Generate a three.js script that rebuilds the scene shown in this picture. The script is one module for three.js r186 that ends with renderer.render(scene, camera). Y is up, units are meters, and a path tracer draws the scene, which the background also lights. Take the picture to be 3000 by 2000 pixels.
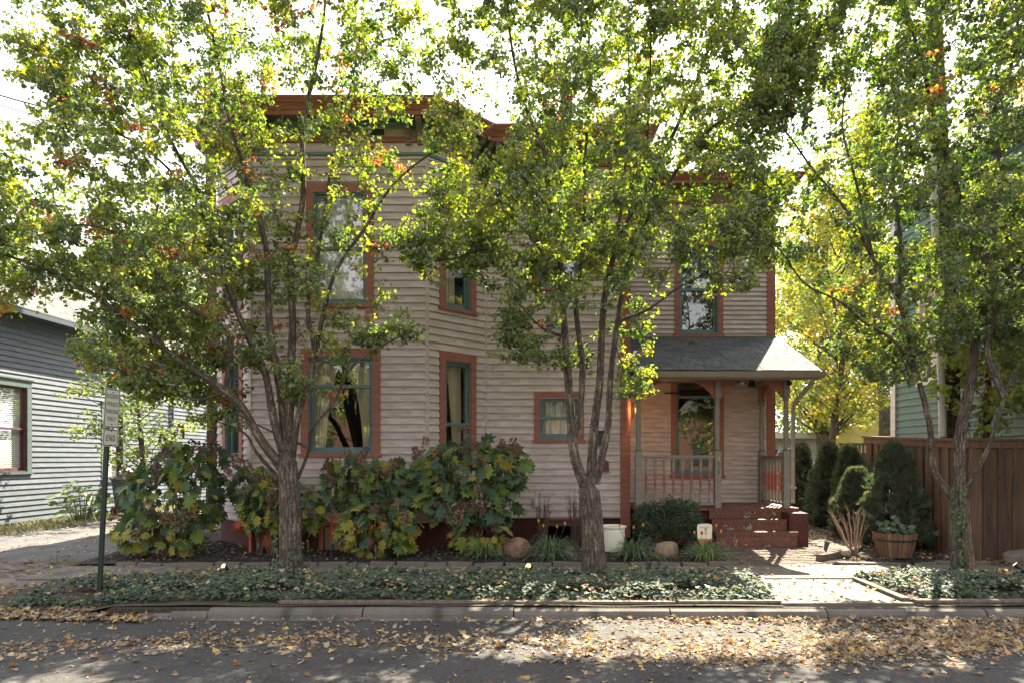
import * as THREE from 'three';
import { mergeGeometries } from 'three/addons/utils/BufferGeometryUtils.js';
import { TextGeometry } from 'three/addons/geometries/TextGeometry.js';
import { FontLoader } from 'three/addons/loaders/FontLoader.js';

// ---------------------------------------------------------------- camera, sky, sun, exposure
const scene = new THREE.Scene();
const camera = new THREE.PerspectiveCamera(53.13, 1.5, 0.1, 400);
camera.position.set(0, 1.75, 0);
camera.lookAt(0, 1.75, -10);
camera.setViewOffset(3000, 2000, 0, -340, 3000, 2000);      // level camera with a risen lens: uprights stay upright

const SUN_AZ = 29 * Math.PI / 180, SUN_EL = 50 * Math.PI / 180; // behind the house, to its right
const sunDir = new THREE.Vector3(Math.sin(SUN_AZ) * Math.cos(SUN_EL), Math.sin(SUN_EL), -Math.cos(SUN_AZ) * Math.cos(SUN_EL));
{
  const w = 512, h = 256, a = new Float32Array(w * h * 4), d = new THREE.Vector3();
  for (let j = 0; j < h; j++) for (let i = 0; i < w; i++) {
    const la = ((j + 0.5) / h - 0.5) * Math.PI, lo = ((i + 0.5) / w - 0.5) * 2 * Math.PI;
    d.set(Math.cos(la) * Math.cos(lo), Math.sin(la), Math.cos(la) * Math.sin(lo));
    const t = Math.pow(Math.max(0, d.y), 0.55), c = Math.max(0, d.dot(sunDir));
    const glow = 0.9 * Math.pow(c, 5) + 1.6 * Math.pow(c, 40);
    const k = (j * w + i) * 4;
    a[k] = 0.41 - 0.16 * t + 0.52 * glow; a[k + 1] = 0.405 - 0.14 * t + 0.5 * glow; a[k + 2] = 0.395 - 0.08 * t + 0.47 * glow; a[k + 3] = 1;
  }
  const sky = new THREE.DataTexture(a, w, h, THREE.RGBAFormat, THREE.FloatType);
  sky.mapping = THREE.EquirectangularReflectionMapping;
  sky.magFilter = sky.minFilter = THREE.LinearFilter; sky.needsUpdate = true;
  scene.background = sky; scene.environment = sky;
}
scene.backgroundIntensity = 1; scene.environmentIntensity = 1;
const sun = new THREE.DirectionalLight(new THREE.Color(1, 0.9, 0.72), 5);
sun.position.copy(sunDir).multiplyScalar(60).add(new THREE.Vector3(0, 0, -9));
sun.target.position.set(0, 0, -9);
sun.castShadow = true; sun.shadow.mapSize.set(4096, 4096);
Object.assign(sun.shadow.camera, { left: -30, right: 30, top: 30, bottom: -30, near: 1, far: 140 });
scene.add(sun, sun.target);

const renderer = new THREE.WebGLRenderer({ antialias: true });
renderer.setSize(1024, 682);
renderer.shadowMap.enabled = true;
renderer.toneMapping = THREE.LinearToneMapping;
renderer.toneMappingExposure = 6.9;

// ---------------------------------------------------------------- helpers
function rng(seed) { let a = seed >>> 0; return () => { a = (a + 0x6D2B79F5) | 0; let t = Math.imul(a ^ (a >>> 15), 1 | a); t = (t + Math.imul(t ^ (t >>> 7), 61 | t)) ^ t; return ((t ^ (t >>> 14)) >>> 0) / 4294967296; }; }
let R = rng(7);
const rr = (a, b) => a + (b - a) * R();
const pick = a => a[Math.floor(R() * a.length)];
const V = (x, y, z) => new THREE.Vector3(x, y, z);
const RGB = (r, g, b) => new THREE.Color().setRGB(r, g, b);

const taken = {};
function numbered(name) { const n = taken[name] = (taken[name] ?? -1) + 1; return n ? `${name}_${String(n).padStart(3, '0')}` : name; }
function tag(o, label, category, group) { o.userData.label = label; if (category) o.userData.category = category; if (group) o.userData.group = group; return o; }
function thing(name, label, category, pos = [0, 0, 0], turn = 0, group) {
  const o = new THREE.Group(); o.name = numbered(name); o.position.set(...pos); o.rotation.y = turn; scene.add(o);
  return tag(o, label, category, group);
}
function mesh(name, geo, mat, parent) {
  const o = new THREE.Mesh(Array.isArray(geo) ? merge(geo) : geo, mat); o.castShadow = o.receiveShadow = true;
  o.name = parent === scene ? numbered(name) : name; parent.add(o); return o;
}
function struct(name, geo, mat) { const o = mesh(name, geo, mat, scene); o.userData.kind = 'structure'; return o; }
function group(name, parent) { const o = new THREE.Group(); o.name = name; parent.add(o); return o; }
function copyThing(src, label, pos, turn, grp) {
  const c = src.clone(); c.name = numbered(src.userData.base || src.name.replace(/_\d{3}$/, '')); c.userData = { ...src.userData, label };
  if (grp) c.userData.group = grp; c.position.set(...pos); if (turn !== undefined) c.rotation.y = turn; scene.add(c); return c;
}
function merge(list) {
  const l = list.filter(Boolean).map(g => g.index ? g.toNonIndexed() : g);
  for (const g of l) for (const k of Object.keys(g.attributes)) if (!['position', 'normal', 'uv'].includes(k)) g.deleteAttribute(k);
  return l.length === 1 ? l[0] : mergeGeometries(l, false);
}
// triangle soup with flat normals and uv in metres
class Soup {
  constructor() { this.p = []; this.u = []; }
  tri(a, b, c, ua, ub, uc) { this.p.push(...a, ...b, ...c); this.u.push(...ua, ...ub, ...uc); }
  quad(a, b, c, d, off = [0, 0]) {
    const A = V(...a), e1 = V(...b).sub(A), e2 = V(...d).sub(A), w = e1.length(), h = e2.length(), n3 = V(...c).sub(V(...b)).length();
    const [ou, ov] = off;
    this.tri(a, b, c, [ou, ov], [ou + w, ov], [ou + w, ov + n3]); this.tri(a, c, d, [ou, ov], [ou + w, ov + n3], [ou, ov + h]);
    return this;
  }
  geo() {
    const g = new THREE.BufferGeometry();
    g.setAttribute('position', new THREE.Float32BufferAttribute(this.p, 3));
    g.setAttribute('uv', new THREE.Float32BufferAttribute(this.u, 2));
    g.computeVertexNormals(); return g;
  }
}
function box(cx, cy, cz, sx, sy, sz, o = [0, 0]) {
  const x0 = cx - sx / 2, x1 = cx + sx / 2, y0 = cy - sy / 2, y1 = cy + sy / 2, z0 = cz - sz / 2, z1 = cz + sz / 2, s = new Soup();
  s.quad([x0, y0, z1], [x1, y0, z1], [x1, y1, z1], [x0, y1, z1], o).quad([x1, y0, z0], [x0, y0, z0], [x0, y1, z0], [x1, y1, z0], o)
    .quad([x1, y0, z1], [x1, y0, z0], [x1, y1, z0], [x1, y1, z1], o).quad([x0, y0, z0], [x0, y0, z1], [x0, y1, z1], [x0, y1, z0], o)
    .quad([x0, y1, z1], [x1, y1, z1], [x1, y1, z0], [x0, y1, z0], o).quad([x0, y0, z0], [x1, y0, z0], [x1, y0, z1], [x0, y0, z1], o);
  return s.geo();
}
const box2 = (x0, x1, y0, y1, z0, z1, o) => box((x0 + x1) / 2, (y0 + y1) / 2, (z0 + z1) / 2, x1 - x0, y1 - y0, z1 - z0, o);
// extrude a closed polygon [[x,y]...] (counter-clockwise) along z from z0 to z1
function prism(poly, z0, z1) {
  const s = new Soup(), n = poly.length;
  for (let i = 0; i < n; i++) { const a = poly[i], b = poly[(i + 1) % n]; s.quad([a[0], a[1], z1], [a[0], a[1], z0], [b[0], b[1], z0], [b[0], b[1], z1]); }
  const tr = THREE.ShapeUtils.triangulateShape(poly.map(p => new THREE.Vector2(...p)), []);
  for (const [a, b, c] of tr) {
    s.tri([...poly[a], z1], [...poly[b], z1], [...poly[c], z1], poly[a], poly[b], poly[c]);
    s.tri([...poly[a], z0], [...poly[c], z0], [...poly[b], z0], poly[a], poly[c], poly[b]);
  }
  return s.geo();
}
// sweep an open profile [[out, y]...] along a floor path [[x, z]...] with mitred corners; out is to the right-hand side seen from above walking the path
function sweep(profile, path) {
  const s = new Soup(), n = path.length, dirs = [];
  for (let i = 0; i < n - 1; i++) { const dx = path[i + 1][0] - path[i][0], dz = path[i + 1][1] - path[i][1], l = Math.hypot(dx, dz); dirs.push([dx / l, dz / l]); }
  const at = (i, o, y) => {
    const d0 = dirs[Math.max(0, i - 1)], d1 = dirs[Math.min(n - 2, i)], n0 = [-d0[1], d0[0]], n1 = [-d1[1], d1[0]];
    let mx = n0[0] + n1[0], mz = n0[1] + n1[1]; const l = Math.hypot(mx, mz); mx /= l; mz /= l;
    const k = o / Math.max(0.3, mx * n0[0] + mz * n0[1]);
    return [path[i][0] + mx * k, y, path[i][1] + mz * k];
  };
  for (let i = 0; i < n - 1; i++) for (let j = 0; j < profile.length - 1; j++) {
    const [o0, y0] = profile[j], [o1, y1] = profile[j + 1];
    s.quad(at(i, o0, y0), at(i + 1, o0, y0), at(i + 1, o1, y1), at(i, o1, y1), [i * 1.7, j * 0.3]);
  }
  return s.geo();
}
const place = (g, m) => g.applyMatrix4(m);
const M4 = () => new THREE.Matrix4();
const moved = (g, x, y, z, ry = 0, rx = 0, rz = 0) => place(g, M4().compose(V(x, y, z), new THREE.Quaternion().setFromEuler(new THREE.Euler(rx, ry, rz, 'YXZ')), V(1, 1, 1)));
// tube through points with radii, sides, bump of the outline
function tube(pts, radii, sides, wob = 0, cap = true, smooth = true) {
  const n = pts.length, pos = [], uv = [], idx = [];
  let N = V(1, 0, 0), len = 0;
  for (let i = 0; i < n; i++) {
    const T = pts[Math.min(n - 1, i + 1)].clone().sub(pts[Math.max(0, i - 1)]).normalize();
    N.addScaledVector(T, -N.dot(T)); if (N.lengthSq() < 1e-6) N.set(0, 0, 1).addScaledVector(T, -T.z); N.normalize();
    const B = T.clone().cross(N);
    if (i) len += pts[i].distanceTo(pts[i - 1]);
    for (let k = 0; k <= sides; k++) {
      const a = k / sides * Math.PI * 2, ka = k % sides;
      const w = wob ? 1 + wob * (Math.sin(ka / sides * Math.PI * 10 + i * 0.23) * 0.45 + Math.sin(ka / sides * Math.PI * 6 - i * 0.31 + 1) * 0.6) : 1;
      const r = radii[i] * w, c = Math.cos(a) * r, q = Math.sin(a) * r;
      pos.push(pts[i].x + N.x * c + B.x * q, pts[i].y + N.y * c + B.y * q, pts[i].z + N.z * c + B.z * q);
      uv.push(k / sides * Math.max(1, Math.round(radii[0] * 6.28 / 0.35)) * 0.35, len);
    }
  }
  const w = sides + 1;
  for (let i = 0; i < n - 1; i++) for (let k = 0; k < sides; k++) { const a = i * w + k, b = a + 1, c = a + w, d = c + 1; idx.push(a, b, c, b, d, c); }
  if (cap) { const c = pos.length / 3, e = pts[n - 1]; pos.push(e.x, e.y, e.z); uv.push(0, len); for (let k = 0; k < sides; k++) idx.push((n - 1) * w + k, (n - 1) * w + k + 1, c); }
  const g = new THREE.BufferGeometry();
  g.setAttribute('position', new THREE.Float32BufferAttribute(pos, 3)); g.setAttribute('uv', new THREE.Float32BufferAttribute(uv, 2)); g.setIndex(idx);
  g.computeVertexNormals();
  if (smooth) { const nn = g.attributes.normal; for (let i = 0; i < n; i++) { const a = i * w, b = a + sides; const x = nn.getX(a) + nn.getX(b), y = nn.getY(a) + nn.getY(b), z = nn.getZ(a) + nn.getZ(b), l = Math.hypot(x, y, z) || 1; nn.setXYZ(a, x / l, y / l, z / l); nn.setXYZ(b, x / l, y / l, z / l); } }
  return g.toNonIndexed();
}
const rod = (a, b, r0, r1 = r0, sides = 8) => tube([a, b], [r0, r1], sides);
function lathe(prof, seg = 24) { return new THREE.LatheGeometry(prof.map(p => new THREE.Vector2(...p)), seg).toNonIndexed(); }
// smooth periodic noise for textures
function lattice(n, seed) { const r = rng(seed), a = new Float32Array(n * n); for (let i = 0; i < n * n; i++) a[i] = r(); return (x, y) => { x = ((x % 1) + 1) % 1 * n; y = ((y % 1) + 1) % 1 * n; const i = Math.floor(x), j = Math.floor(y); let u = x - i, v = y - j; u = u * u * (3 - 2 * u); v = v * v * (3 - 2 * v); const A = (p, q) => a[(q % n) * n + (p % n)]; return (A(i, j) * (1 - u) + A(i + 1, j) * u) * (1 - v) + (A(i, j + 1) * (1 - u) + A(i + 1, j + 1) * u) * v; }; }
function noise3(x, y, z) { const s = Math.sin(x * 1.7 + Math.sin(y * 2.3 + 1.1) * 1.3) + Math.sin(y * 1.9 + Math.sin(z * 2.1 + 0.4) * 1.4) + Math.sin(z * 2.2 + Math.sin(x * 1.6 + 2.7) * 1.2); return s / 3; }
const clamp = (x, a = 0, b = 1) => Math.min(b, Math.max(a, x));
function texture(size, fn, metres, srgb = true) {
  const d = new Uint8Array(size * size * 4);
  for (let j = 0; j < size; j++) for (let i = 0; i < size; i++) { const c = fn(i / size, j / size), k = (j * size + i) * 4; const q = typeof c === 'number' ? [c, c, c] : c; for (let m = 0; m < 3; m++) d[k + m] = clamp(q[m]) * 255; d[k + 3] = 255; }
  const t = new THREE.DataTexture(d, size, size, THREE.RGBAFormat);
  t.wrapS = t.wrapT = THREE.RepeatWrapping; t.magFilter = THREE.LinearFilter; t.minFilter = THREE.LinearMipmapLinearFilter; t.generateMipmaps = true;
  if (srgb) t.colorSpace = THREE.SRGBColorSpace;
  const m = Array.isArray(metres) ? metres : [metres, metres]; t.repeat.set(1 / m[0], 1 / m[1]); t.needsUpdate = true; return t;
}
const n4 = lattice(4, 1), n8 = lattice(8, 2), n16 = lattice(16, 3), n32 = lattice(32, 4), n64 = lattice(64, 5), n128 = lattice(128, 6), n256 = lattice(256, 8);
const fbm = (x, y) => n8(x, y) * 0.5 + n16(x, y) * 0.25 + n32(x, y) * 0.15 + n64(x, y) * 0.1;

// ---------------------------------------------------------------- textures (matter only: grain, aggregate, bark, wear)
const T = {};
T.paint = texture(512, (x, y) => { const g = n256(x * 0.25, y), b = fbm(x, y), dirt = Math.pow(n16(x + 0.3, y * 1), 3); return 0.86 + 0.1 * (g - 0.5) + 0.16 * (b - 0.5) - 0.1 * dirt; }, [2.2, 0.55]);
T.paintBump = texture(512, (x, y) => 0.5 * n256(x * 0.2, y) + 0.3 * n64(x * 0.3, y) + 0.2 * n16(x, y), [2.2, 0.55], false);
T.chip = texture(512, (x, y) => { const m = fbm(x, y) + 0.25 * n64(x, y); const p = m > 0.86 ? 1 : 0; return p ? [0.78, 0.74, 0.66] : [0.54 + 0.14 * n32(x, y) - 0.12 * n8(x, y), 0.34 + 0.08 * n32(x, y) - 0.06 * n8(x, y), 0.28 + 0.07 * n64(x, y) - 0.05 * n8(x, y)]; }, 1.3);
T.asphalt = texture(1024, (x, y) => { const s = n256(x, y), s2 = n128(x + 0.37, y + 0.11), b = fbm(x, y), c = Math.abs(n8(x + 0.1, y) - 0.5) < 0.006 && n4(x, y) > 0.5 ? -0.22 : 0; const sp = s > 0.83 ? 0.22 : s < 0.2 ? -0.12 : 0; return 0.66 + 0.3 * (b - 0.5) + 0.16 * (s2 - 0.5) + sp + c; }, 3.1);
T.asphaltBump = texture(1024, (x, y) => 0.55 * n256(x, y) + 0.3 * n128(x + 0.37, y + 0.11) + 0.15 * n32(x, y), 3.1, false);
T.concrete = texture(1024, (x, y) => { const b = fbm(x, y), s = n256(x, y), st = Math.pow(n16(x + 0.2, y + 0.7), 4); return 0.78 + 0.26 * (b - 0.5) + 0.1 * (s - 0.5) - 0.28 * st; }, 2.7);
const ridge = (x, y) => Math.abs(2 * n16(x + 0.09 * n16(x, y * 2), y * 0.2) - 1), ridge2 = (x, y) => Math.abs(2 * n32(x + 0.05 * n16(y, x), y * 0.35) - 1);
T.bark = texture(512, (x, y) => { const r = Math.min(1, ridge(x, y) * 1.5), r2 = ridge2(x, y), m = n8(x, y), v = 0.4 + 0.42 * r + 0.2 * r2; return [v + 0.12 * (m - 0.5), v - 0.02 + 0.15 * (m - 0.5), v - 0.06 + 0.1 * (m - 0.5)]; }, [0.35, 0.7]);
T.barkBump = texture(512, (x, y) => 0.65 * Math.min(1, ridge(x, y) * 1.5) + 0.35 * ridge2(x, y), [0.35, 0.7], false);
T.wood = texture(512, (x, y) => { const w = n8(y, x) * 0.08, g = n128(x + w, y * 0.06), g2 = n256(x + w, y * 0.04), kx = ((x * 5) % 1) - 0.5, ky = ((y * 3 + 0.4 * Math.floor(x * 5)) % 1) - 0.5, kn = Math.hypot(kx * 1.2, ky * 4) < 0.09 && n4(x, y) > 0.45 ? -0.3 : 0, b = fbm(x, y); return [0.7 + 0.2 * (g - 0.5) + 0.14 * (g2 - 0.5) + 0.2 * (b - 0.5) + kn, 0.68 + 0.2 * (g - 0.5) + 0.14 * (g2 - 0.5) + 0.22 * (b - 0.5) + kn, 0.66 + 0.2 * (g - 0.5) + 0.14 * (g2 - 0.5) + 0.22 * (b - 0.5) + kn]; }, [0.75, 2.2]);
T.brick = texture(512, (x, y) => { const b = fbm(x, y), s = n256(x, y), w = Math.pow(n32(x, y + 0.3), 3); return [0.8 + 0.3 * (b - 0.5) + 0.12 * (s - 0.5) - 0.2 * w, 0.79 + 0.3 * (b - 0.5) + 0.12 * (s - 0.5) - 0.18 * w, 0.78 + 0.3 * (b - 0.5) + 0.12 * (s - 0.5) - 0.16 * w]; }, 0.9);
T.shingle = texture(512, (x, y) => { const s = n256(x, y), b = n32(x, y), p = fbm(x, y); return 0.72 + 0.32 * (s - 0.5) + 0.2 * (b - 0.5) + 0.2 * (p - 0.5); }, 0.9);
T.granite = texture(256, (x, y) => { const s = n128(x, y), s2 = n64(x, y), b = fbm(x, y); return [0.72 + 0.3 * (s - 0.5) + 0.2 * (b - 0.5), 0.68 + 0.34 * (s2 - 0.5) + 0.2 * (b - 0.5), 0.64 + 0.3 * (s - 0.5) + 0.2 * (b - 0.5)]; }, 0.5);
T.soil = texture(512, (x, y) => { const s = n256(x, y), b = fbm(x, y), g = n64(x, y); return [0.7 + 0.4 * (s - 0.5) + 0.4 * (b - 0.5), 0.68 + 0.4 * (s - 0.5) + 0.5 * (g - 0.5), 0.62 + 0.4 * (s - 0.5) + 0.3 * (b - 0.5)]; }, 1.7);

function mat(color, rough, o = {}) {
  const m = new (o.transmission || o.clearcoat || o.sheen ? THREE.MeshPhysicalMaterial : THREE.MeshStandardMaterial)({ color: RGB(...color), roughness: rough, ...o });
  return m;
}
const painted = (c, rough = 0.62) => mat(c, rough, { map: T.paint, bumpMap: T.paintBump, bumpScale: 0.0012 });
const siding = c => mat(c, 0.65, { map: T.paint, bumpMap: T.paintBump, bumpScale: 0.0004 });
const M = {
  siding: [siding([0.66, 0.545, 0.51]), siding([0.64, 0.525, 0.49]), siding([0.68, 0.56, 0.525])],
  red: painted([0.38, 0.135, 0.09]), redDark: painted([0.189, 0.052, 0.038]), teal: painted([0.17, 0.29, 0.25]), sash: painted([0.15, 0.23, 0.24], 0.5),
  tan: painted([0.5, 0.4, 0.22]), taupe: painted([0.289, 0.255, 0.217]), soffit: painted([0.200, 0.160, 0.128]),
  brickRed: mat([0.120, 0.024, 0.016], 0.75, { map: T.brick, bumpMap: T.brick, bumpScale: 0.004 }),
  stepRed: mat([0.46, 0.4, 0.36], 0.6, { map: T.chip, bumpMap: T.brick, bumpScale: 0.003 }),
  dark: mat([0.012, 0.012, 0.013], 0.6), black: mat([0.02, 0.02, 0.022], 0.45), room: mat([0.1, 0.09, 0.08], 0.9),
  white: painted([0.72, 0.7, 0.64]), offwhite: mat([0.72, 0.69, 0.55], 0.55),
  glass: mat([1, 1, 1], 0.02, { transmission: 1, thickness: 0, ior: 1.75 }),
  curtain: mat([0.7, 0.62, 0.45], 0.95, { transmission: 0.35, thickness: 0 }), sheer: mat([0.8, 0.78, 0.72], 0.95, { transmission: 0.35, thickness: 0 }), blind: mat([0.8, 0.78, 0.72], 0.7),
  asphalt: mat([0.074, 0.066, 0.06], 0.9, { map: T.asphalt, bumpMap: T.asphaltBump, bumpScale: 0.006 }),
  drive: mat([0.160, 0.152, 0.148], 0.92, { map: T.asphalt, bumpMap: T.asphaltBump, bumpScale: 0.008 }),
  concrete: mat([0.2, 0.175, 0.14], 0.88, { map: T.concrete, bumpMap: T.asphaltBump, bumpScale: 0.002 }),
  kerb: mat([0.17, 0.148, 0.122], 0.9, { map: T.concrete, bumpMap: T.asphaltBump, bumpScale: 0.004 }),
  paver: [[0.2, 0.15, 0.115], [0.22, 0.155, 0.115], [0.17, 0.13, 0.105], [0.21, 0.165, 0.135]].map(c => mat(c, 0.9, { map: T.brick, bumpMap: T.brick, bumpScale: 0.004 })),
  mulch: mat([0.035, 0.028, 0.024], 1, { map: T.soil, bumpMap: T.soil, bumpScale: 0.02 }),
  soil: mat([0.1, 0.08, 0.055], 1, { map: T.soil, bumpMap: T.soil, bumpScale: 0.02 }),
  lawn: mat([0.11, 0.12, 0.05], 1, { map: T.soil, bumpMap: T.soil, bumpScale: 0.03 }),
  bark: mat([0.22, 0.18, 0.145], 0.92, { map: T.bark, bumpMap: T.barkBump, bumpScale: 0.03 }),
  barkTwig: mat([0.09, 0.068, 0.052], 0.9),
  fence: [[0.24, 0.142, 0.088], [0.19, 0.112, 0.072], [0.28, 0.168, 0.105], [0.165, 0.1, 0.068]].map(c => mat(c, 0.85, { map: T.wood, bumpMap: T.wood, bumpScale: 0.003 })),
  timber: mat([0.240, 0.192, 0.144], 0.9, { map: T.wood, bumpMap: T.wood, bumpScale: 0.004 }),
  pole: mat([0.140, 0.105, 0.077], 0.9, { map: T.bark, bumpMap: T.barkBump, bumpScale: 0.006 }),
  shingle: [[0.115, 0.12, 0.13], [0.14, 0.14, 0.15], [0.1, 0.105, 0.12], [0.155, 0.15, 0.15]].map(c => mat(c, 0.9, { map: T.shingle, bumpMap: T.shingle, bumpScale: 0.004 })),
  gutter: painted([0.36, 0.31, 0.26], 0.45),
  granite: mat([0.42, 0.33, 0.26], 0.85, { map: T.granite, bumpMap: T.granite, bumpScale: 0.006 }),
  stone: mat([0.3, 0.28, 0.25], 0.9, { map: T.granite, bumpMap: T.granite, bumpScale: 0.006 }),
};
// ---------------------------------------------------------------- ground
function sheet(x0, x1, z0, z1, nx, nz, hf) {          // height field, z0 < z1
  const s = new Soup(), X = i => x0 + (x1 - x0) * i / nx, Z = j => z0 + (z1 - z0) * j / nz;
  for (let i = 0; i < nx; i++) for (let j = 0; j < nz; j++) {
    const a = [X(i), hf(X(i), Z(j + 1)), Z(j + 1)], b = [X(i + 1), hf(X(i + 1), Z(j + 1)), Z(j + 1)], c = [X(i + 1), hf(X(i + 1), Z(j)), Z(j)], d = [X(i), hf(X(i), Z(j)), Z(j)];
    const u = p => [p[0], -p[2]];
    s.tri(a, b, c, u(a), u(b), u(c)); s.tri(a, c, d, u(a), u(c), u(d));
  }
  const g = s.geo();
  return g;
}
struct('ground', sheet(-150, 150, -260, 60, 1, 1, () => -0.06), M.lawn);
const roadY = (x, z) => 0.012 * Math.sin(x * 0.9 + z) * Math.sin(z * 1.3) - 0.0 + 0.03 * clamp((z + 7.3) / 6) * 0.6;
struct('road', sheet(-60, 60, -7.6, 9, 160, 40, roadY), M.asphalt);
const bedY = (x, z) => 0.165 + 0.03 * clamp((-10.5 - z) / 1.5) + 0.05 * clamp((-11.2 - z) / 1.2) + 0.018 * noise3(x * 3, 0, z * 3.3) + 0.008 * noise3(x * 11, 1, z * 12);
struct('yard', sheet(-60, 60, -80, -8.6, 60, 60, (x, z) => 0.09 + 0.012 * noise3(x, 0, z)), M.lawn);
struct('opposite_yard', sheet(-60, 60, 9, 40, 6, 6, () => 0.05), M.lawn);
const mulchBed = struct('mulch_bed', sheet(-6.6, 3.25, -14, -10.2, 90, 36, bedY), M.mulch);
const sideBed = struct('side_mulch_bed', [sheet(4.75, 7.1, -11.8, -10.28, 24, 15, bedY), sheet(6.1, 7.1, -17, -11.8, 10, 50, bedY)], M.mulch);
// planted strip along the kerb
const stripY = (x, z) => { const low = clamp((-4.4 - x) / 0.5), k = 1 - low + low * clamp((-7.45 - z) / 0.75); return (0.125 + 0.02 * noise3(x * 2, 0, z * 2.4) + 0.03 * Math.sin(clamp((-7.6 - z) / 1.6) * Math.PI)) * k + 0.001; };
struct('tree_strip', [box2(-4.4, 14, 0.01, 0.105, -7.6, -7.46), sheet(-5.9, 3.0, -9.05, -7.5, 60, 12, stripY), sheet(4.55, 14, -9.05, -7.5, 60, 12, stripY)], M.soil);

// kerb: separate stones with a rounded top edge
{
  const kerbG = struct('kerb', box2(-4.05, 14.2, -0.1, 0.02, -7.5, -7.42), M.kerb);
  const edges = [-4.05, -3.72, -3.3, -1.62, 0.02, 1.72, 3.42, 5.15, 6.9, 8.6, 10.4, 12.2, 14.2];
  const prof = w => [[-0.05, 0], [0.0, 0.01], [0.01, 0.055], [0.032, 0.088], [0.07, 0.105], [w, 0.11], [w, -0.05], [-0.05, -0.05]];
  for (let i = 0; i < edges.length - 1; i++) {
    const g = prism(prof(0.16), 0, edges[i + 1] - edges[i] - 0.014);
    g.applyMatrix4(M4().makeRotationY(Math.PI / 2));     // extrude along +x, face to the street (+z)
    g.applyMatrix4(M4().makeScale(1, 1, 1));
    const k = mesh('kerb_stone', g, M.kerb, kerbG);
    k.position.set(edges[i] + 0.006, rr(-0.008, 0.006) - (i < 2 ? 0.045 - i * 0.018 : 0), -7.37 + rr(-0.006, 0.006)); k.rotation.x = rr(-0.02, 0.02); k.rotation.y = rr(-0.003, 0.003);
  }
}
// sidewalk slabs
{
  const sw = struct('sidewalk', box2(-6.6, 14, 0.02, 0.1, -10.14, -9.06), M.concrete);
  const cuts = [-6.6, -4.95, -3.35, -1.75, -0.15, 1.45, 3.1, 4.6, 6.2, 7.8, 9.4, 11, 12.6, 14];
  for (let i = 0; i < cuts.length - 1; i++) { const s = mesh('slab', box2(cuts[i] + 0.006, cuts[i + 1] - 0.006, 0, 0.045, -10.14, -9.06, [i * 1.3, i * 0.7]), M.concrete, sw); s.position.y = 0.1 + rr(-0.006, 0.006); s.rotation.z = rr(-0.002, 0.002); }
  const ap = struct('walkway', box2(3.03, 4.5, 0.02, 0.09, -9.05, -7.56), M.concrete);
  const wl = d => 2.98 + 0.12 * (d - 7.57), wr = d => 4.46 + 0.07 * (d - 7.57);
  for (const [d0, d1] of [[7.57, 8.28], [8.29, 9.045]]) { const s = mesh('slab', prism([[wl(d0), d0], [wr(d0), d0], [wr(d1), d1], [wl(d1), d1]], 0.09, 0.138), M.concrete, ap); s.rotation.x = -Math.PI / 2; }
}
// left drive: asphalt drive, old brick apron and concrete to the street
const driveY = (x, z) => 0.125 + 0.02 * noise3(x * 0.8, 0, z * 0.8) + 0.006 * clamp((-11 - z) / 6);
struct('driveway', sheet(-10.6, -6.75, -34, -10.7, 30, 90, driveY), M.drive);
struct('drive_apron', sheet(-40, -6.1, -9.3, -7.35, 60, 8, (x, z) => 0.115 * clamp((-7.35 - z) / 0.9) + 0.006), M.concrete);
{
  const bp = struct('brick_crossing', sheet(-12, -6.62, -10.75, -9.2, 6, 3, () => 0.1), M.soil);
  const g = box2(0, 0.19, 0, 0.03, 0, 0.09);
  let n = 0;
  for (let j = 0; j < 15; j++) for (let i = 0; i < 20; i++) {
    if (R() < 0.06) continue;
    const b = mesh('brick', g, M.paver[(i * 7 + j * 3) % 4], bp); b.position.set(-10.75 + i * 0.205 + (j % 2) * 0.1, 0.1 + rr(-0.006, 0.005), -9.32 - j * 0.097); b.rotation.set(rr(-0.04, 0.04), rr(-0.03, 0.03), rr(-0.03, 0.03)); n++;
  }
}
// brick paver walk up to the steps and along the right side of the porch
{
  const wy = z => 0.145 + 0.105 * clamp((-10.2 - z) / 1.1);
  const pw = struct('paver_walk', sheet(2.9, 6.25, -17, -10.13, 4, 40, (x, z) => wy(z) - 0.012), M.soil);
  const g = box2(0, 0.196, -0.03, 0.028, -0.094, 0);
  let n = 0;
  for (let j = 0; j < 40 && n < 298; j++) for (let i = 0; i < 20; i++) {
    const x = 2.98 + i * 0.202 + (j % 2) * 0.1, z = -10.17 - j * 0.1;
    if (x > (z < -11.35 ? 5.95 : 4.75 + 1.2 * clamp((-10.9 - z) / 0.3)) || (z < -11.3 && x < 5.2) || n > 298) continue;
    const b = mesh('paver', g, M.paver[Math.floor(R() * 4)], pw); b.position.set(x, wy(z) - 0.018 + rr(-0.004, 0.004), z); b.rotation.set(rr(-0.02, 0.02), rr(-0.015, 0.015), rr(-0.02, 0.02)); n++;
  }
}
struct('verge', sheet(-6.3, -3.9, -8.3, -7.36, 20, 10, (x, z) => 0.115 * clamp((-7.4 - z) / 0.5) + 0.004), M.soil);
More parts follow.
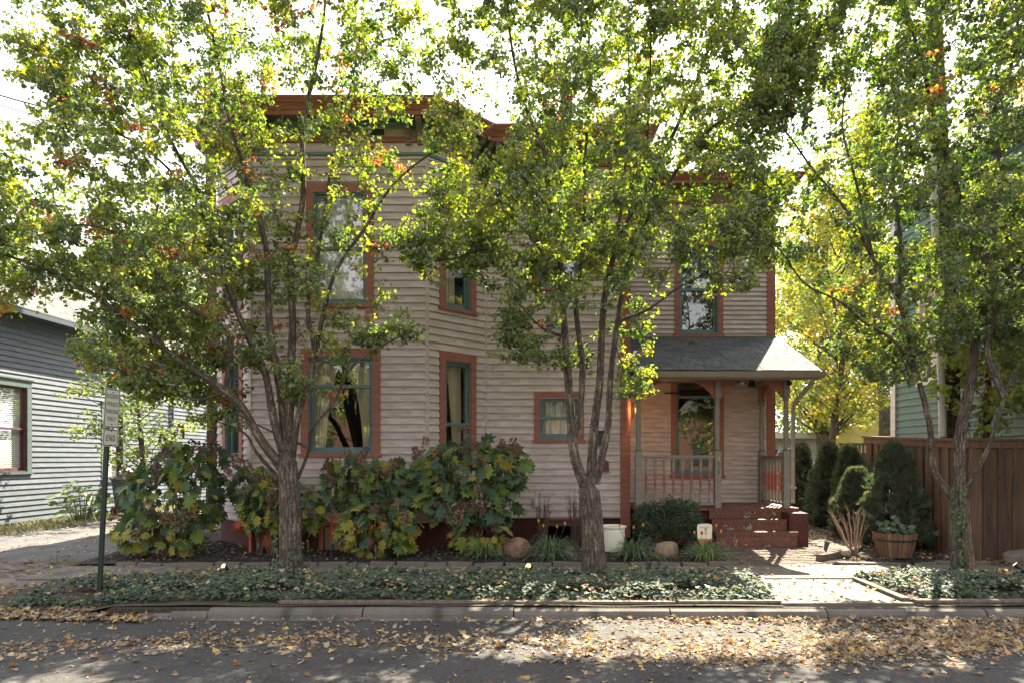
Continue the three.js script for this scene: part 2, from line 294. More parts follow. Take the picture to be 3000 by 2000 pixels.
// ---------------------------------------------------------------- the mauve house
const house = thing('clapboard_house', 'mauve clapboard two-storey house with salmon trim and bay front', 'house');
const frames = [];
function frame(A, B) { return { A, B, L: Math.hypot(B[0] - A[0], B[1] - A[1]), th: Math.atan2(-(B[1] - A[1]), B[0] - A[0]) }; }
function setFrame(o, f) { o.position.set(f.A[0], 0, f.A[1]); o.rotation.y = f.th; return o; }
const boardCache = {};
function board(len, e, warp) {
  const L = Math.round(len * 100) / 100, key = `${L}_${e}_${warp}`;
  if (boardCache[key]) return boardCache[key];
  const s = new Soup(), b = -0.014, o = [warp * 0.61, warp * 0.37];
  const P = [[0, b], [0.042, b], [0.04, b + 0.01], [0.012, e], [0, e]];   // (out, y)
  for (let i = 0; i < 4; i++) { const [o0, y0] = P[i], [o1, y1] = P[i + 1]; s.quad([0, y0, o0], [L, y0, o0], [L, y1, o1], [0, y1, o1], [o[0], o[1] + i * 0.02]); }
  for (const [x, f] of [[0, 1], [L, 0]]) { const q = P.map(([a, y]) => [x, y, a]); for (let i = 1; i < 4; i++) f ? s.tri(q[0], q[i + 1], q[i], [0, 0], [0, .1], [.1, 0]) : s.tri(q[0], q[i], q[i + 1], [0, 0], [0, .1], [.1, 0]); }
  return boardCache[key] = s.geo();
}
// a lapped-board wall: sheathing with its openings, then one mesh per board
function clapWall(parent, f, y0, y1, e, mats, openings, extra = {}) {
  const g = setFrame(group('wall', parent), f), L = f.L;
  const xs = [...new Set([0, L, ...openings.flatMap(o => [o.a, o.b])])].sort((a, b) => a - b), ys = [...new Set([y0, y1, ...openings.flatMap(o => [o.y0, o.y1])])].sort((a, b) => a - b), parts = [];
  for (let i = 0; i < xs.length - 1; i++) for (let j = 0; j < ys.length - 1; j++) {
    const cx = (xs[i] + xs[i + 1]) / 2, cy = (ys[j] + ys[j + 1]) / 2;
    if (!openings.some(o => cx > o.a && cx < o.b && cy > o.y0 && cy < o.y1)) parts.push(box2(xs[i], xs[i + 1], ys[j], ys[j + 1], -0.14, 0));
  }
  mesh('sheathing', parts, mats[0], g);
  const rest = [];
  for (let k = 0, y = y0; y < y1 - 0.02; k++, y += e) {
    const h = Math.min(e, y1 - y);
    let iv = [[0, L]];
    for (const o of openings) if (o.y1 > y + 0.01 && o.y0 < y + h - 0.01) iv = iv.flatMap(([a, b]) => [[a, Math.min(b, o.a - 0.005)], [Math.max(a, o.b + 0.005), b]].filter(([p, q]) => q - p > 0.03));
    for (const [a, b] of iv) {
      // long courses are laid from two boards with a butt joint
      const cut = b - a > 2.2 && k % 3 !== 1 ? [a, a + (b - a) * (0.3 + 0.4 * ((k * 0.377) % 1)), b] : [a, b];
      for (let i = 0; i < cut.length - 1; i++) {
        const w = cut[i + 1] - cut[i] - (i < cut.length - 2 ? 0.007 : 0), geo = board(w, h, (k * 3 + i) % 5);
        if (extra.hide && extra.hide(cut[i], w, y) || w < 0.1) { rest.push(geo.clone().translate(cut[i], y, 0)); continue; }
        const m = mesh('clapboard', geo, mats[(k * 5 + i * 2) % 3], g); m.position.set(cut[i], y + rr(-0.002, 0.002), rr(0, 0.003)); m.rotation.z = rr(-0.0004, 0.0004);
      }
    }
  }
  if (rest.length) mesh('clapboards', rest, mats[0], g).userData.kind = 'stuff';
  return g;
}
// sash window: casing, sill, two sashes with panes, curtain behind
function windowUnit(parent, f, o, opt = {}) {
  const g = setFrame(group('window', parent), f), { a, b, y0, y1 } = o, c = opt.casing ?? 0.13, m = opt.trim || M.red, sm = opt.sash || M.sash, p = 0.048;
  mesh('casing', [box2(a - c, a, y0 - 0.02, y1, 0.002, p), box2(b, b + c, y0 - 0.02, y1, 0.002, p)], m, g);
  mesh('head_casing', box2(a - c, b + c, y1, y1 + c * 1.15, 0.002, p + 0.004), m, g);
  if (opt.cap) mesh('head_cap', [box2(a - c - 0.03, b + c + 0.03, y1 + c * 1.15, y1 + c * 1.15 + 0.035, 0.0, p + 0.035)], m, g);
  mesh('sill', box2(a - c - 0.02, b + c + 0.02, y0 - 0.075, y0 - 0.02, 0.002, p + 0.03), m, g);
  mesh('jamb', [box2(a, a + 0.025, y0 - 0.018, y1 - 0.001, -0.13, 0.03), box2(b - 0.025, b, y0 - 0.018, y1 - 0.001, -0.13, 0.03), box2(a + 0.025, b - 0.025, y1 - 0.025, y1 - 0.001, -0.13, 0.03), box2(a + 0.025, b - 0.025, y0 - 0.018, y0 + 0.012, -0.13, 0.03)], opt.jamb || sm, g);
  const ym = opt.mid ?? (y0 + y1) / 2, fw = opt.frame ?? 0.045;
  const sash = (q0, q1, z, wLow) => {
    const x0 = a + 0.026, x1 = b - 0.026;
    const s = mesh('sash', [box2(x0, x0 + fw, q0, q1, z - 0.03, z), box2(x1 - fw, x1, q0, q1, z - 0.03, z), box2(x0 + fw, x1 - fw, q0, q0 + wLow, z - 0.03, z), box2(x0 + fw, x1 - fw, q1 - fw, q1, z - 0.03, z)], sm, g);
    mesh('pane', box2(x0 + fw - 0.004, x1 - fw + 0.004, q0 + wLow - 0.004, q1 - fw + 0.004, z - 0.0175, z - 0.0165), M.glass, g);
  };
  sash(ym - 0.02, y1 - 0.026, -0.015, 0.05); sash(y0 + 0.013, ym + 0.02, -0.05, 0.075);
  if (opt.curtain) {                                          // pleated cloth hung inside
    for (const [u0, u1, t0, t1, cm] of opt.curtain) {
      const n = 36, s = new Soup(), W = b - a, zc = t => -0.22 + 0.02 * Math.sin(t * 62) + 0.01 * Math.sin(t * 23 + 1);
      const yb = y0 - 0.05, yt = y1 + 0.02;
      for (let i = 0; i < n; i++) for (let j = 0; j < 6; j++) {
        const at = (ii, jj) => { const u = ii / n, v = jj / 6, l = u0 + (t0 - u0) * Math.sin((1 - v) * Math.PI / 2), r = u1 + (t1 - u1) * Math.sin((1 - v) * Math.PI / 2); return [a + W * (l + (r - l) * u), yb + (yt - yb) * v, zc(u * (u1 - u0) * W)]; };
        s.quad(at(i, j), at(i + 1, j), at(i + 1, j + 1), at(i, j + 1));
      }
      mesh('curtain', s.geo(), cm || M.curtain, g);
    }
  }
  if (opt.blind) { const bl = []; for (let y = y0 + (opt.blindFrom ?? 0); y < y1; y += 0.05) bl.push(moved(box(0, 0, 0, b - a - 0.08, 0.003, 0.048), (a + b) / 2, y, -0.12, 0, 0.9)); mesh('blind', bl, M.blind, g).userData.kind = 'stuff'; }
  return g;
}
// plan corners [x, z]
const P0 = [-5.35, -15.5], P1 = [-5.35, -12.45], P2 = [-4.4, -11.5], P3 = [-1.44, -11.5], P4 = [-0.49, -12.45], P5 = [2.12, -12.45], P6 = [2.12, -13.5], P7 = [5.18, -13.5], P8 = [5.18, -22], P9 = [-5.35, -22];
const fL = frame(P1, P2), fF = frame(P2, P3), fR = frame(P3, P4), fM = frame(P4, P5), fS = frame(P5, P6), fW = frame(P6, P7), fE = frame(P7, P8);
const SID0 = 0.68, SID1 = 6.84, EX = 0.127;
const OF1 = { a: 0.98, b: 2.06, y0: 1.84, y1: 3.43 }, OF2 = { a: 1.07, b: 1.95, y0: 4.34, y1: 6.2 };
const OR1 = { a: 0.38, b: 0.96, y0: 1.75, y1: 3.43 }, OR2 = { a: 0.38, b: 0.96, y0: 4.36, y1: 6.2 };
const OM1 = { a: 0.99, b: 1.7, y0: 2.1, y1: 2.84 }, OM2 = { a: 0.97, b: 1.7, y0: 4.85, y1: 6.1 };
const OW1 = { a: 1.12, b: 1.96, y0: 1.42, y1: 3.45 }, OW2 = { a: 1.19, b: 1.95, y0: 4.2, y1: 5.93 };
const lowHidden = (x, w, y) => y < 0.95;
clapWall(house, fF, SID0, SID1, EX, M.siding, [OF1, OF2]);
clapWall(house, fL, SID0, SID1, EX, M.siding, [OR1, OR2], { hide: (x, w, y) => y < 1.2 || w < 0.3 });
clapWall(house, fR, SID0, SID1, EX, M.siding, [OR1, OR2], { hide: (x, w, y) => y < 1.0 });
clapWall(house, fM, SID0, SID1, EX, M.siding, [OM1, OM2]);
clapWall(house, fS, 0.88, 6.9, EX, M.siding, [], { hide: () => true });
clapWall(house, fW, 0.88, 6.56, 0.0925, M.siding, [OW1, OW2], { hide: (x, w, y) => (y > 3.5 && y < 4.1) || y < 1.05 });
// plain closing walls, floor and ceiling: the rooms stay dark behind the panes
mesh('side_wall', [box2(5.02, 5.16, 0.1, 6.9, -22, -13.64), box2(-5.33, -5.19, 0.1, 7.3, -22, -12.6), box2(-5.3, 5.1, 0.1, 7, -22.1, -21.95)], M.siding[0], house);
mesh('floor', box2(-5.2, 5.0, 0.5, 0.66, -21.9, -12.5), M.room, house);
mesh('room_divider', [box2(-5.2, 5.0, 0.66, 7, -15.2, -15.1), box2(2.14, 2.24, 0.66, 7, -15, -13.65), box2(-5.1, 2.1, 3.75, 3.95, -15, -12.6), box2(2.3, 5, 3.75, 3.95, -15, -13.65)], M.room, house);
// foundation of red painted brick, recessed under the boards; each brick its own piece where it can be seen
function brickBand(f, y0, y1, from, to, parent, hole) {
  const g = setFrame(group('foundation', parent), f);
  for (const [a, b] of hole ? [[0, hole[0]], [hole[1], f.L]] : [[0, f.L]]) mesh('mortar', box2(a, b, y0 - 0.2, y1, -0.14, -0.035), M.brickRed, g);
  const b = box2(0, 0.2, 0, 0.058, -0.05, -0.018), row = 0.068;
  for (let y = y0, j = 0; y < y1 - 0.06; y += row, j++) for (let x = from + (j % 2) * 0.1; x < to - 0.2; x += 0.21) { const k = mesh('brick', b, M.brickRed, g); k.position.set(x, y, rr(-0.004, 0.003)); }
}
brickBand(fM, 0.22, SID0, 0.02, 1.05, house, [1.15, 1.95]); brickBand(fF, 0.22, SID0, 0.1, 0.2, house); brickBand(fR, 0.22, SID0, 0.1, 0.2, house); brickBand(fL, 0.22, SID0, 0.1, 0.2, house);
{ // red wood trim and the dark cellar openings under the boards
  const g = setFrame(group('cellar_opening', house), fM);
  mesh('lattice_frame', [box2(1.08, 1.15, 0.2, 0.66, -0.03, 0.02), box2(1.15, 1.95, 0.61, 0.67, -0.03, 0.018), box2(1.95, 2.02, 0.2, 0.66, -0.03, 0.02)], M.red, g);
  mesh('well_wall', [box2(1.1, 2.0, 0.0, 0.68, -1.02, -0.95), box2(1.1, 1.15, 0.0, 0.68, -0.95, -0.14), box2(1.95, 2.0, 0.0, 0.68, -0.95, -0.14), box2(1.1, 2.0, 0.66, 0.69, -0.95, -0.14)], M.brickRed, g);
  const g2 = setFrame(group('cellar_opening', house), fF);
  mesh('lattice_frame', [box2(0.28, 0.35, 0.2, 0.66, -0.03, 0.02), box2(1.15, 1.22, 0.2, 0.66, -0.03, 0.02), box2(1.95, 2.06, 0.2, 0.66, -0.03, 0.02), box2(0.35, 1.95, 0.6, 0.67, -0.034, 0.017)], M.red, g2);
  mesh('cellar_panel', [box2(1.24, 1.93, 0.2, 0.58, -0.03, -0.015)], M.taupe, g2);
  mesh('water_table', [sweep([[0.0, 0.655], [0.04, 0.655], [0.045, 0.69], [0.0, 0.7]], [P1, P2, P3, P4, P5])], M.siding[1], house);
}
// windows
const drapes = [[0.0, 0.42, 0.0, 0.2], [0.58, 1, 0.8, 1]];
windowUnit(house, fF, OF1, { mid: 2.95, curtain: drapes, frame: 0.05 });
windowUnit(house, fF, OF2, { curtain: [[0.0, 1.0, 0.0, 1.0, M.sheer]] });
windowUnit(house, fR, OR1, { mid: 2.33, curtain: [[0.35, 1, 0.62, 1]] });
windowUnit(house, fR, OR2, { mid: 5.15, curtain: [[0.0, 0.75, 0.0, 0.7]] });
windowUnit(house, fL, OR1, { mid: 2.33, curtain: [[0.0, 0.8, 0.0, 0.8, M.sheer]] });
windowUnit(house, fL, OR2, { curtain: [[0.0, 1, 0.0, 1, M.sheer]] });
windowUnit(house, fM, OM1, { casing: 0.1, curtain: [[0, 1, 0, 1, M.sheer]] });
windowUnit(house, fM, OM2, { casing: 0.1 });
windowUnit(house, fW, OW1, { casing: 0.1, mid: 2.95 });
windowUnit(house, fW, OW2, { casing: 0.1 });
mesh('curtain_rod', [moved(rod(V(0, 0, 0), V(1.15, 0, 0), 0.012), 3.0, 3.02, -13.42)], M.black, house);
// corner boards
mesh('corner_board', [box2(1.97, 2.15, 0.3, 6.9, -12.45, -12.398), box2(2.122, 2.162, 0.3, 6.9, -12.62, -12.45)], M.red, house);
mesh('corner_board', [box2(5.03, 5.19, 0.9, 6.6, -13.5, -13.45), box2(5.182, 5.215, 0.9, 6.6, -13.66, -13.5)], M.red, house);
for (const [x, z, r] of [[P2[0], P2[1], -0.39], [P3[0], P3[1], 0.39]]) { const c = mesh('corner_strip', moved(box2(-0.03, 0.03, SID0, SID1, 0.0, 0.04), x, 0, z, r), M.siding[1], house); }
for (const [x, z] of [[P4[0] + 0.01, P4[1] + 0.02]]) mesh('corner_strip', box2(x - 0.02, x + 0.025, SID0, SID1, z, z + 0.03), M.siding[1], house);
// cornice, frieze and brackets
const path = [[P0[0], -18], P1, P2, P3, P4, P5, [2.12, -16]];
mesh('frieze_board', sweep([[0.006, 6.84], [0.03, 6.84], [0.03, 7.05]], path), M.siding[2], house);
mesh('frieze_moulding', sweep([[0.03, 6.815], [0.055, 6.825], [0.06, 6.86], [0.045, 6.875], [0.03, 6.88]], path), M.teal, house);
mesh('frieze_band', sweep([[0.03, 7.03], [0.07, 7.035], [0.08, 7.08], [0.06, 7.1], [0.055, 7.13], [0.02, 7.135]], path), M.red, house);
mesh('frieze_panel', sweep([[0.02, 7.13], [0.02, 7.36]], path), M.tan, house);
mesh('bed_moulding', sweep([[0.02, 7.28], [0.04, 7.285], [0.05, 7.31], [0.08, 7.32], [0.1, 7.345], [0.1, 7.36]], path), M.teal, house);
mesh('soffit', sweep([[0.0, 7.355], [0.36, 7.352]], path), M.soffit, house);
mesh('cornice', sweep([[0.33, 7.352], [0.36, 7.335], [0.37, 7.345], [0.37, 7.415], [0.385, 7.42], [0.39, 7.44], [0.41, 7.475], [0.42, 7.485], [0.42, 7.5], [0.44, 7.51], [0.455, 7.545], [0.48, 7.58], [0.48, 7.61], [0.1, 7.64]], path), M.red, house);
mesh('roof', [prism([[-5.6, 12.3], [-4.5, 11.2], [-1.35, 11.2], [-0.3, 12.25], [2.35, 12.25], [2.35, 22.2], [-5.6, 22.2]].map(([x, z]) => [x, z]), 7.615, 7.66)].map(g => g.applyMatrix4(M4().makeRotationX(-Math.PI / 2))), M.shingle[1], house);
const path2 = [P6, P7, [5.18, -22]];
mesh('frieze_moulding', sweep([[0.0, 6.55], [0.045, 6.56], [0.05, 6.59], [0.02, 6.61]], path2), M.teal, house);
mesh('frieze_board', sweep([[0.02, 6.6], [0.025, 6.76]], path2), M.siding[1], house);
mesh('frieze_band', sweep([[0.02, 6.74], [0.06, 6.75], [0.06, 6.8], [0.02, 6.81]], path2), M.red, house);
mesh('frieze_panel', sweep([[0.02, 6.8], [0.02, 7.05]], path2), M.tan, house);
mesh('soffit', sweep([[0, 7.05], [0.36, 7.048]], path2), M.soffit, house);
mesh('cornice', sweep([[0.33, 7.05], [0.36, 7.03], [0.37, 7.09], [0.4, 7.11], [0.42, 7.15], [0.46, 7.19], [0.46, 7.22], [0.1, 7.24]], path2), M.red, house);
mesh('roof', box2(2.36, 5.5, 7.22, 7.27, -22.2, -13.2), M.shingle[1], house);
{
  // bracket outline (out, y) hung below the soffit
  const prof = [[0.0, -0.36], [0.05, -0.36], [0.06, -0.3], [0.09, -0.27], [0.08, -0.23], [0.13, -0.17], [0.2, -0.12], [0.28, -0.09], [0.31, -0.05], [0.31, 0.0], [0.0, 0.0]];
  const side = prism(prof, -0.045, 0.045), face = prism(prof.map(([a, b]) => [a + (a > 0.01 ? 0.014 : 0), b - (b < -0.01 ? 0.004 : 0)]), -0.022, 0.022);
  side.applyMatrix4(M4().makeRotationY(-Math.PI / 2)); face.applyMatrix4(M4().makeRotationY(-Math.PI / 2)); // out becomes +z
  const put = (f, s, top) => { const b = setFrame(group('bracket', house), f); const c = Math.cos(f.th), n = Math.sin(f.th); b.position.set(f.A[0] + c * s + Math.sin(f.th) * 0.022, top, f.A[1] - n * s + Math.cos(f.th) * 0.022); mesh('bracket_side', side, M.teal, b); mesh('bracket_face', face, M.red, b); };
  for (const s of [0.12, 0.3, 1.42, 1.62, 2.66, 2.86]) put(fF, s, 7.352);
  for (const s of [0.14, 1.0, 1.2]) { put(fR, s, 7.352); put(fL, s, 7.352); }
  for (const s of [0.25, 0.43, 1.46, 1.66, 2.3, 2.5]) put(fM, s, 7.352);
  for (const s of [0.3, 0.48, 1.5, 1.68, 2.6, 2.8]) put(fW, s, 7.048);
  for (const [f, s] of [[fF, 2.1], [fF, 0.85], [fM, 0.95], [fM, 2.0]]) { const v = setFrame(group('frieze_vent', house), f); v.position.set(f.A[0] + Math.cos(f.th) * s, 7.21, f.A[1] - Math.sin(f.th) * s + 0.02); mesh('vent_frame', [box2(-0.18, 0.18, 0.055, 0.075, 0, 0.02), box2(-0.18, 0.18, -0.075, -0.055, 0, 0.02), box2(-0.18, -0.155, -0.055, 0.055, 0, 0.02), box2(0.155, 0.18, -0.055, 0.055, 0, 0.02)], M.tan, v); mesh('vent_opening', box2(-0.155, 0.155, -0.055, 0.055, 0, 0.005), M.dark, v); }
}
// wall outlet, plaque and mailbox
mesh('meter_box', box2(0.4, 0.52, 0.86, 1.02, -12.42, -12.34), M.white, house);
// ---------------------------------------------------------------- porch (parts of the house)
{
  const FL = 0.872, z0 = -11.95, zp = -12.05;
  const porch = group('porch', house);
  mesh('porch_floor', box2(2.17, 5.02, FL - 0.05, FL, -13.46, z0 - 0.02), M.stepRed, porch);
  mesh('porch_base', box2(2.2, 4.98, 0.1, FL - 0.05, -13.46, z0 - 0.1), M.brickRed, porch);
  // brick face of the platform on both sides of the steps
  const bg = box2(0, 0.2, 0, 0.058, -0.04, 0.012);
  for (let y = 0.2, j = 0; y < FL - 0.07; y += 0.068, j++) {
    for (let x = 2.2 + (j % 2) * 0.1; x < 4.98; x += 0.21) { if (x > 3.45 && x < 4.6) continue; const b = mesh('brick', bg, M.brickRed, porch); b.position.set(x, y, z0 - 0.098 + rr(-0.003, 0.003)); }
  }
  // steps: three risers, the nosings a course of brick headers
  const nose = box2(0, 0.092, -0.062, 0, -0.3, 0.015);
  for (const [y, z, xa, xb, low] of [[0.872, z0, 3.45, 5.05, 0.62], [0.694, z0 + 0.28, 3.42, 4.72, 0.44], [0.513, z0 + 0.56, 3.4, 4.78, 0.2]]) {
    mesh('step', box2(xa + 0.01, xb - 0.01, 0.15, y - 0.063, z - 0.42, z - 0.012), M.stepRed, porch);
    for (let x = xa; x < xb - 0.09; x += 0.099) { const b = mesh('brick', nose, M.stepRed, porch); b.position.set(x, y, z + rr(-0.004, 0.004)); b.rotation.y = rr(-0.015, 0.015); }
  }
  mesh('stoop_cheek', box2(4.73, 5.05, 0.15, 0.805, -12.4, -11.62), M.brickRed, porch);
  // turned posts
  const post = (x, z, name = 'post') => {
    const g = group(name, porch); g.position.set(x, FL, z);
    mesh('post_base', box2(-0.055, 0.055, 0, 1.0, -0.055, 0.055), M.taupe, g);
    mesh('post_shaft', lathe([[0.035, 1.0], [0.052, 1.01], [0.056, 1.03], [0.045, 1.05], [0.04, 1.08], [0.046, 1.3], [0.044, 1.7], [0.036, 1.86], [0.04, 1.88], [0.054, 1.9], [0.05, 1.925], [0.035, 1.94]], 20), M.taupe, g);
    mesh('post_collar', [lathe([[0.045, 1.015], [0.058, 1.025], [0.058, 1.035], [0.046, 1.048]], 20), lathe([[0.042, 1.885], [0.056, 1.895], [0.056, 1.91], [0.044, 1.925]], 20)], M.teal, g);
    mesh('post_head', box2(-0.05, 0.05, 1.935, 2.27, -0.05, 0.05), M.taupe, g);
    return g;
  };
  const pL = post(2.23, zp), pM = post(3.63, zp), pR = post(4.84, zp), pB = post(4.84, -13.22);
  mesh('beam', [box2(2.16, 4.92, 3.115, 3.22, -12.12, -11.98), box2(4.775, 4.905, 3.115, 3.22, -13.46, -12.121)], M.taupe, porch);
  // scalloped brackets beside each post
  const pr = [[0, 0], [0.0, -0.3], [0.035, -0.3], [0.05, -0.25], [0.09, -0.235], [0.1, -0.19], [0.15, -0.17], [0.17, -0.12], [0.24, -0.105], [0.27, -0.06], [0.34, -0.045], [0.36, 0.0]].reverse();
  for (const [x, s] of [[2.282, 1], [3.578, -1], [3.682, 1], [4.788, -1]]) mesh('spandrel_bracket', prism((s > 0 ? pr : pr.map(([a, b]) => [-a, b]).reverse()), zp - 0.018, zp + 0.018).translate(x, 3.114, 0), M.red, porch);
  for (const [z, s] of [[-12.103, 1], [-13.168, -1]]) { const g = prism(s > 0 ? pr : pr.map(([a, b]) => [-a, b]).reverse(), -0.018, 0.018); g.applyMatrix4(M4().makeRotationY(Math.PI / 2)); g.translate(4.84, 3.114, z); mesh('spandrel_bracket', g, M.red, porch); }
  // railings with turned balusters, the middle of each painted salmon
  const balEnds = [box2(-0.02, 0.02, 0.0, 0.2, -0.02, 0.02), box2(-0.02, 0.02, 0.55, 0.79, -0.02, 0.02)];
  const balMid = lathe([[0.018, 0.2], [0.025, 0.22], [0.014, 0.25], [0.024, 0.33], [0.026, 0.36], [0.016, 0.385], [0.022, 0.4], [0.016, 0.42], [0.026, 0.46], [0.022, 0.5], [0.014, 0.525], [0.02, 0.55]], 12);
  
  const rail = (x, z, len, turn, n) => {
    const g = group('railing', porch); g.position.set(x, FL, z); g.rotation.y = turn;
    mesh('top_rail', [box2(0, len, 0.885, 0.92, -0.045, 0.045), box2(0, len, 0.86, 0.885, -0.025, 0.025)], M.taupe, g);
    mesh('bottom_rail', box2(0, len, 0.045, 0.085, -0.03, 0.03), M.taupe, g);
    for (let i = 0; i < n; i++) { const b = group('baluster', g); b.position.set((i + 0.5) * len / n + (n > 8 ? 0 : 0), 0.08, 0); for (const e of balEnds) mesh('baluster_end', e, M.taupe, b); mesh('baluster_turning', balMid, M.red, b); }
  };
  rail(2.29, zp, 1.28, 0, 8); rail(4.84, -13.16, 1.05, -Math.PI / 2, 7);
  // house number on the middle post
  const font = await new FontLoader().loadAsync('fonts/droid/droid_serif_regular.typeface.json');
  for (const [ch, y, m] of [['4', 0.83, mat([0.55, 0.4, 0.12], 0.35, { metalness: 0.7 })], ['7', 0.72, M.black], ['5', 0.6, M.black]]) {
    const g = new TextGeometry(ch, { font, size: 0.075, depth: 0.006, curveSegments: 4 }); const n = mesh('house_number', g, m, pM); n.position.set(-0.028, y, 0.0555);
  }
  // roof: slope of shingles, fascia, gutter and downspout
  const eaveY = 3.235, topY = 4.09, ze = -11.63, zt = -13.46, xa = 2.12, xb = 5.26, run = ze - zt, rise = topY - eaveY, sl = Math.hypot(run, rise), ang = Math.atan2(rise, run);
  const roof = group('porch_roof', porch); roof.position.set(xa, eaveY, ze); roof.rotation.x = -(Math.PI / 2 - ang); // local y runs up the slope, local z out of it
  mesh('roof_deck', box2(0, xb - xa, 0, sl, -0.04, -0.004), M.soffit, roof);
  const rowH = 0.132, sCache = {};
  for (let r = 0, y = -0.03; y < sl - 0.02; r++, y += rowH) {
    let x = -0.01;
    while (x < xb - xa) {
      let w = Math.round(rr(2, 4.2)) * 0.09; w = Math.min(w, xb - xa + 0.01 - x); if (xb - xa - x - w < 0.08) w = xb - xa + 0.01 - x;
      const k = w.toFixed(2), h = Math.min(rowH * 1.6, sl - y);
      const g = sCache[k + h.toFixed(2)] ||= box2(0, w - 0.005, 0, h, 0, 0.008, [r * 0.3, x]);
      const s = mesh('shingle', g, M.shingle[Math.floor(R() * 4)], roof); s.position.set(x, y, 0.009 + (R() < 0.4 ? 0.005 : 0)); s.rotation.x = 0.05; x += w;
    }
  }
  mesh('ceiling', box2(2.2, 5.15, 3.222, 3.24, -13.45, -11.7), M.taupe, porch);
  mesh('fascia', box2(xa - 0.02, xb + 0.0, eaveY - 0.15, eaveY - 0.03, ze - 0.05, ze - 0.02), M.taupe, porch);
  { const p = [[0, 0], [0.07, 0], [0.1, 0.02], [0.115, 0.06], [0.125, 0.095], [0.125, 0.105], [0.11, 0.105], [0.1, 0.06], [0.08, 0.03], [0.01, 0.012], [0.008, 0.1], [0, 0.1]]; const g = prism(p, 0, xb - xa + 0.1); g.applyMatrix4(M4().makeRotationY(-Math.PI / 2)); g.translate(xb + 0.05, eaveY - 0.13, ze - 0.02); mesh('gutter', g, M.gutter, porch); }
  mesh('rake_board', place(box2(xb - 0.005, xb + 0.02, -0.02, sl, -0.12, 0.0), M4().compose(V(0, eaveY, ze), new THREE.Quaternion().setFromEuler(new THREE.Euler(-(Math.PI / 2 - ang), 0, 0)), V(1, 1, 1))), M.taupe, porch);
  mesh('downspout', [tube([V(5.12, 3.1, -11.62), V(5.12, 3.02, -11.63), V(5.06, 2.9, -11.8), V(4.98, 2.72, -12.02), V(4.97, 2.6, -12.06), V(4.97, 1.6, -12.06), V(4.97, 0.95, -12.06)], [0.036, 0.036, 0.036, 0.036, 0.036, 0.036, 0.036], 8), box2(4.925, 5.015, 1.2, 1.23, -12.1, -12.02)], M.gutter, porch);
  // flashing where the roof meets the wall
  mesh('flashing', box2(2.14, 5.2, topY - 0.02, topY + 0.05, -13.468, -13.43), M.soffit, porch);
}
// lit lantern on the corner of the main block, by the porch
{
  const l = thing('wall_lantern', 'small lit amber lantern on the wall at the porch end', 'lantern', [2.2, 2.62, -12.3]);
  mesh('backplate', box2(-0.03, -0.02, -0.16, 0.12, -0.05, 0.05), M.black, l);
  mesh('arm', rod(V(-0.025, 0.1, 0), V(0.05, 0.14, 0), 0.008), M.black, l);
  mesh('cap', lathe([[0.005, 0.15], [0.05, 0.115], [0.055, 0.1], [0.0, 0.1]], 6).translate(0.05, 0, 0), M.black, l);
  mesh('cage', [0, 1, 2, 3, 4, 5].map(i => rod(V(0.05 + 0.045 * Math.cos(i * 1.047), 0.1, 0.045 * Math.sin(i * 1.047)), V(0.05 + 0.03 * Math.cos(i * 1.047), -0.12, 0.03 * Math.sin(i * 1.047)), 0.004, 0.004, 4)), M.black, l);
  mesh('bulb', lathe([[0.0, -0.08], [0.022, -0.05], [0.026, -0.01], [0.018, 0.04], [0.0, 0.06]], 10).translate(0.05, 0, 0), mat([1, 0.6, 0.2], 0.5, { emissive: RGB(1, 0.42, 0.08), emissiveIntensity: 1.2 }), l);
  const pl = new THREE.PointLight(new THREE.Color(1, 0.5, 0.16), 0.22); pl.position.set(0.05, -0.01, 0); pl.castShadow = true; l.add(pl);
}
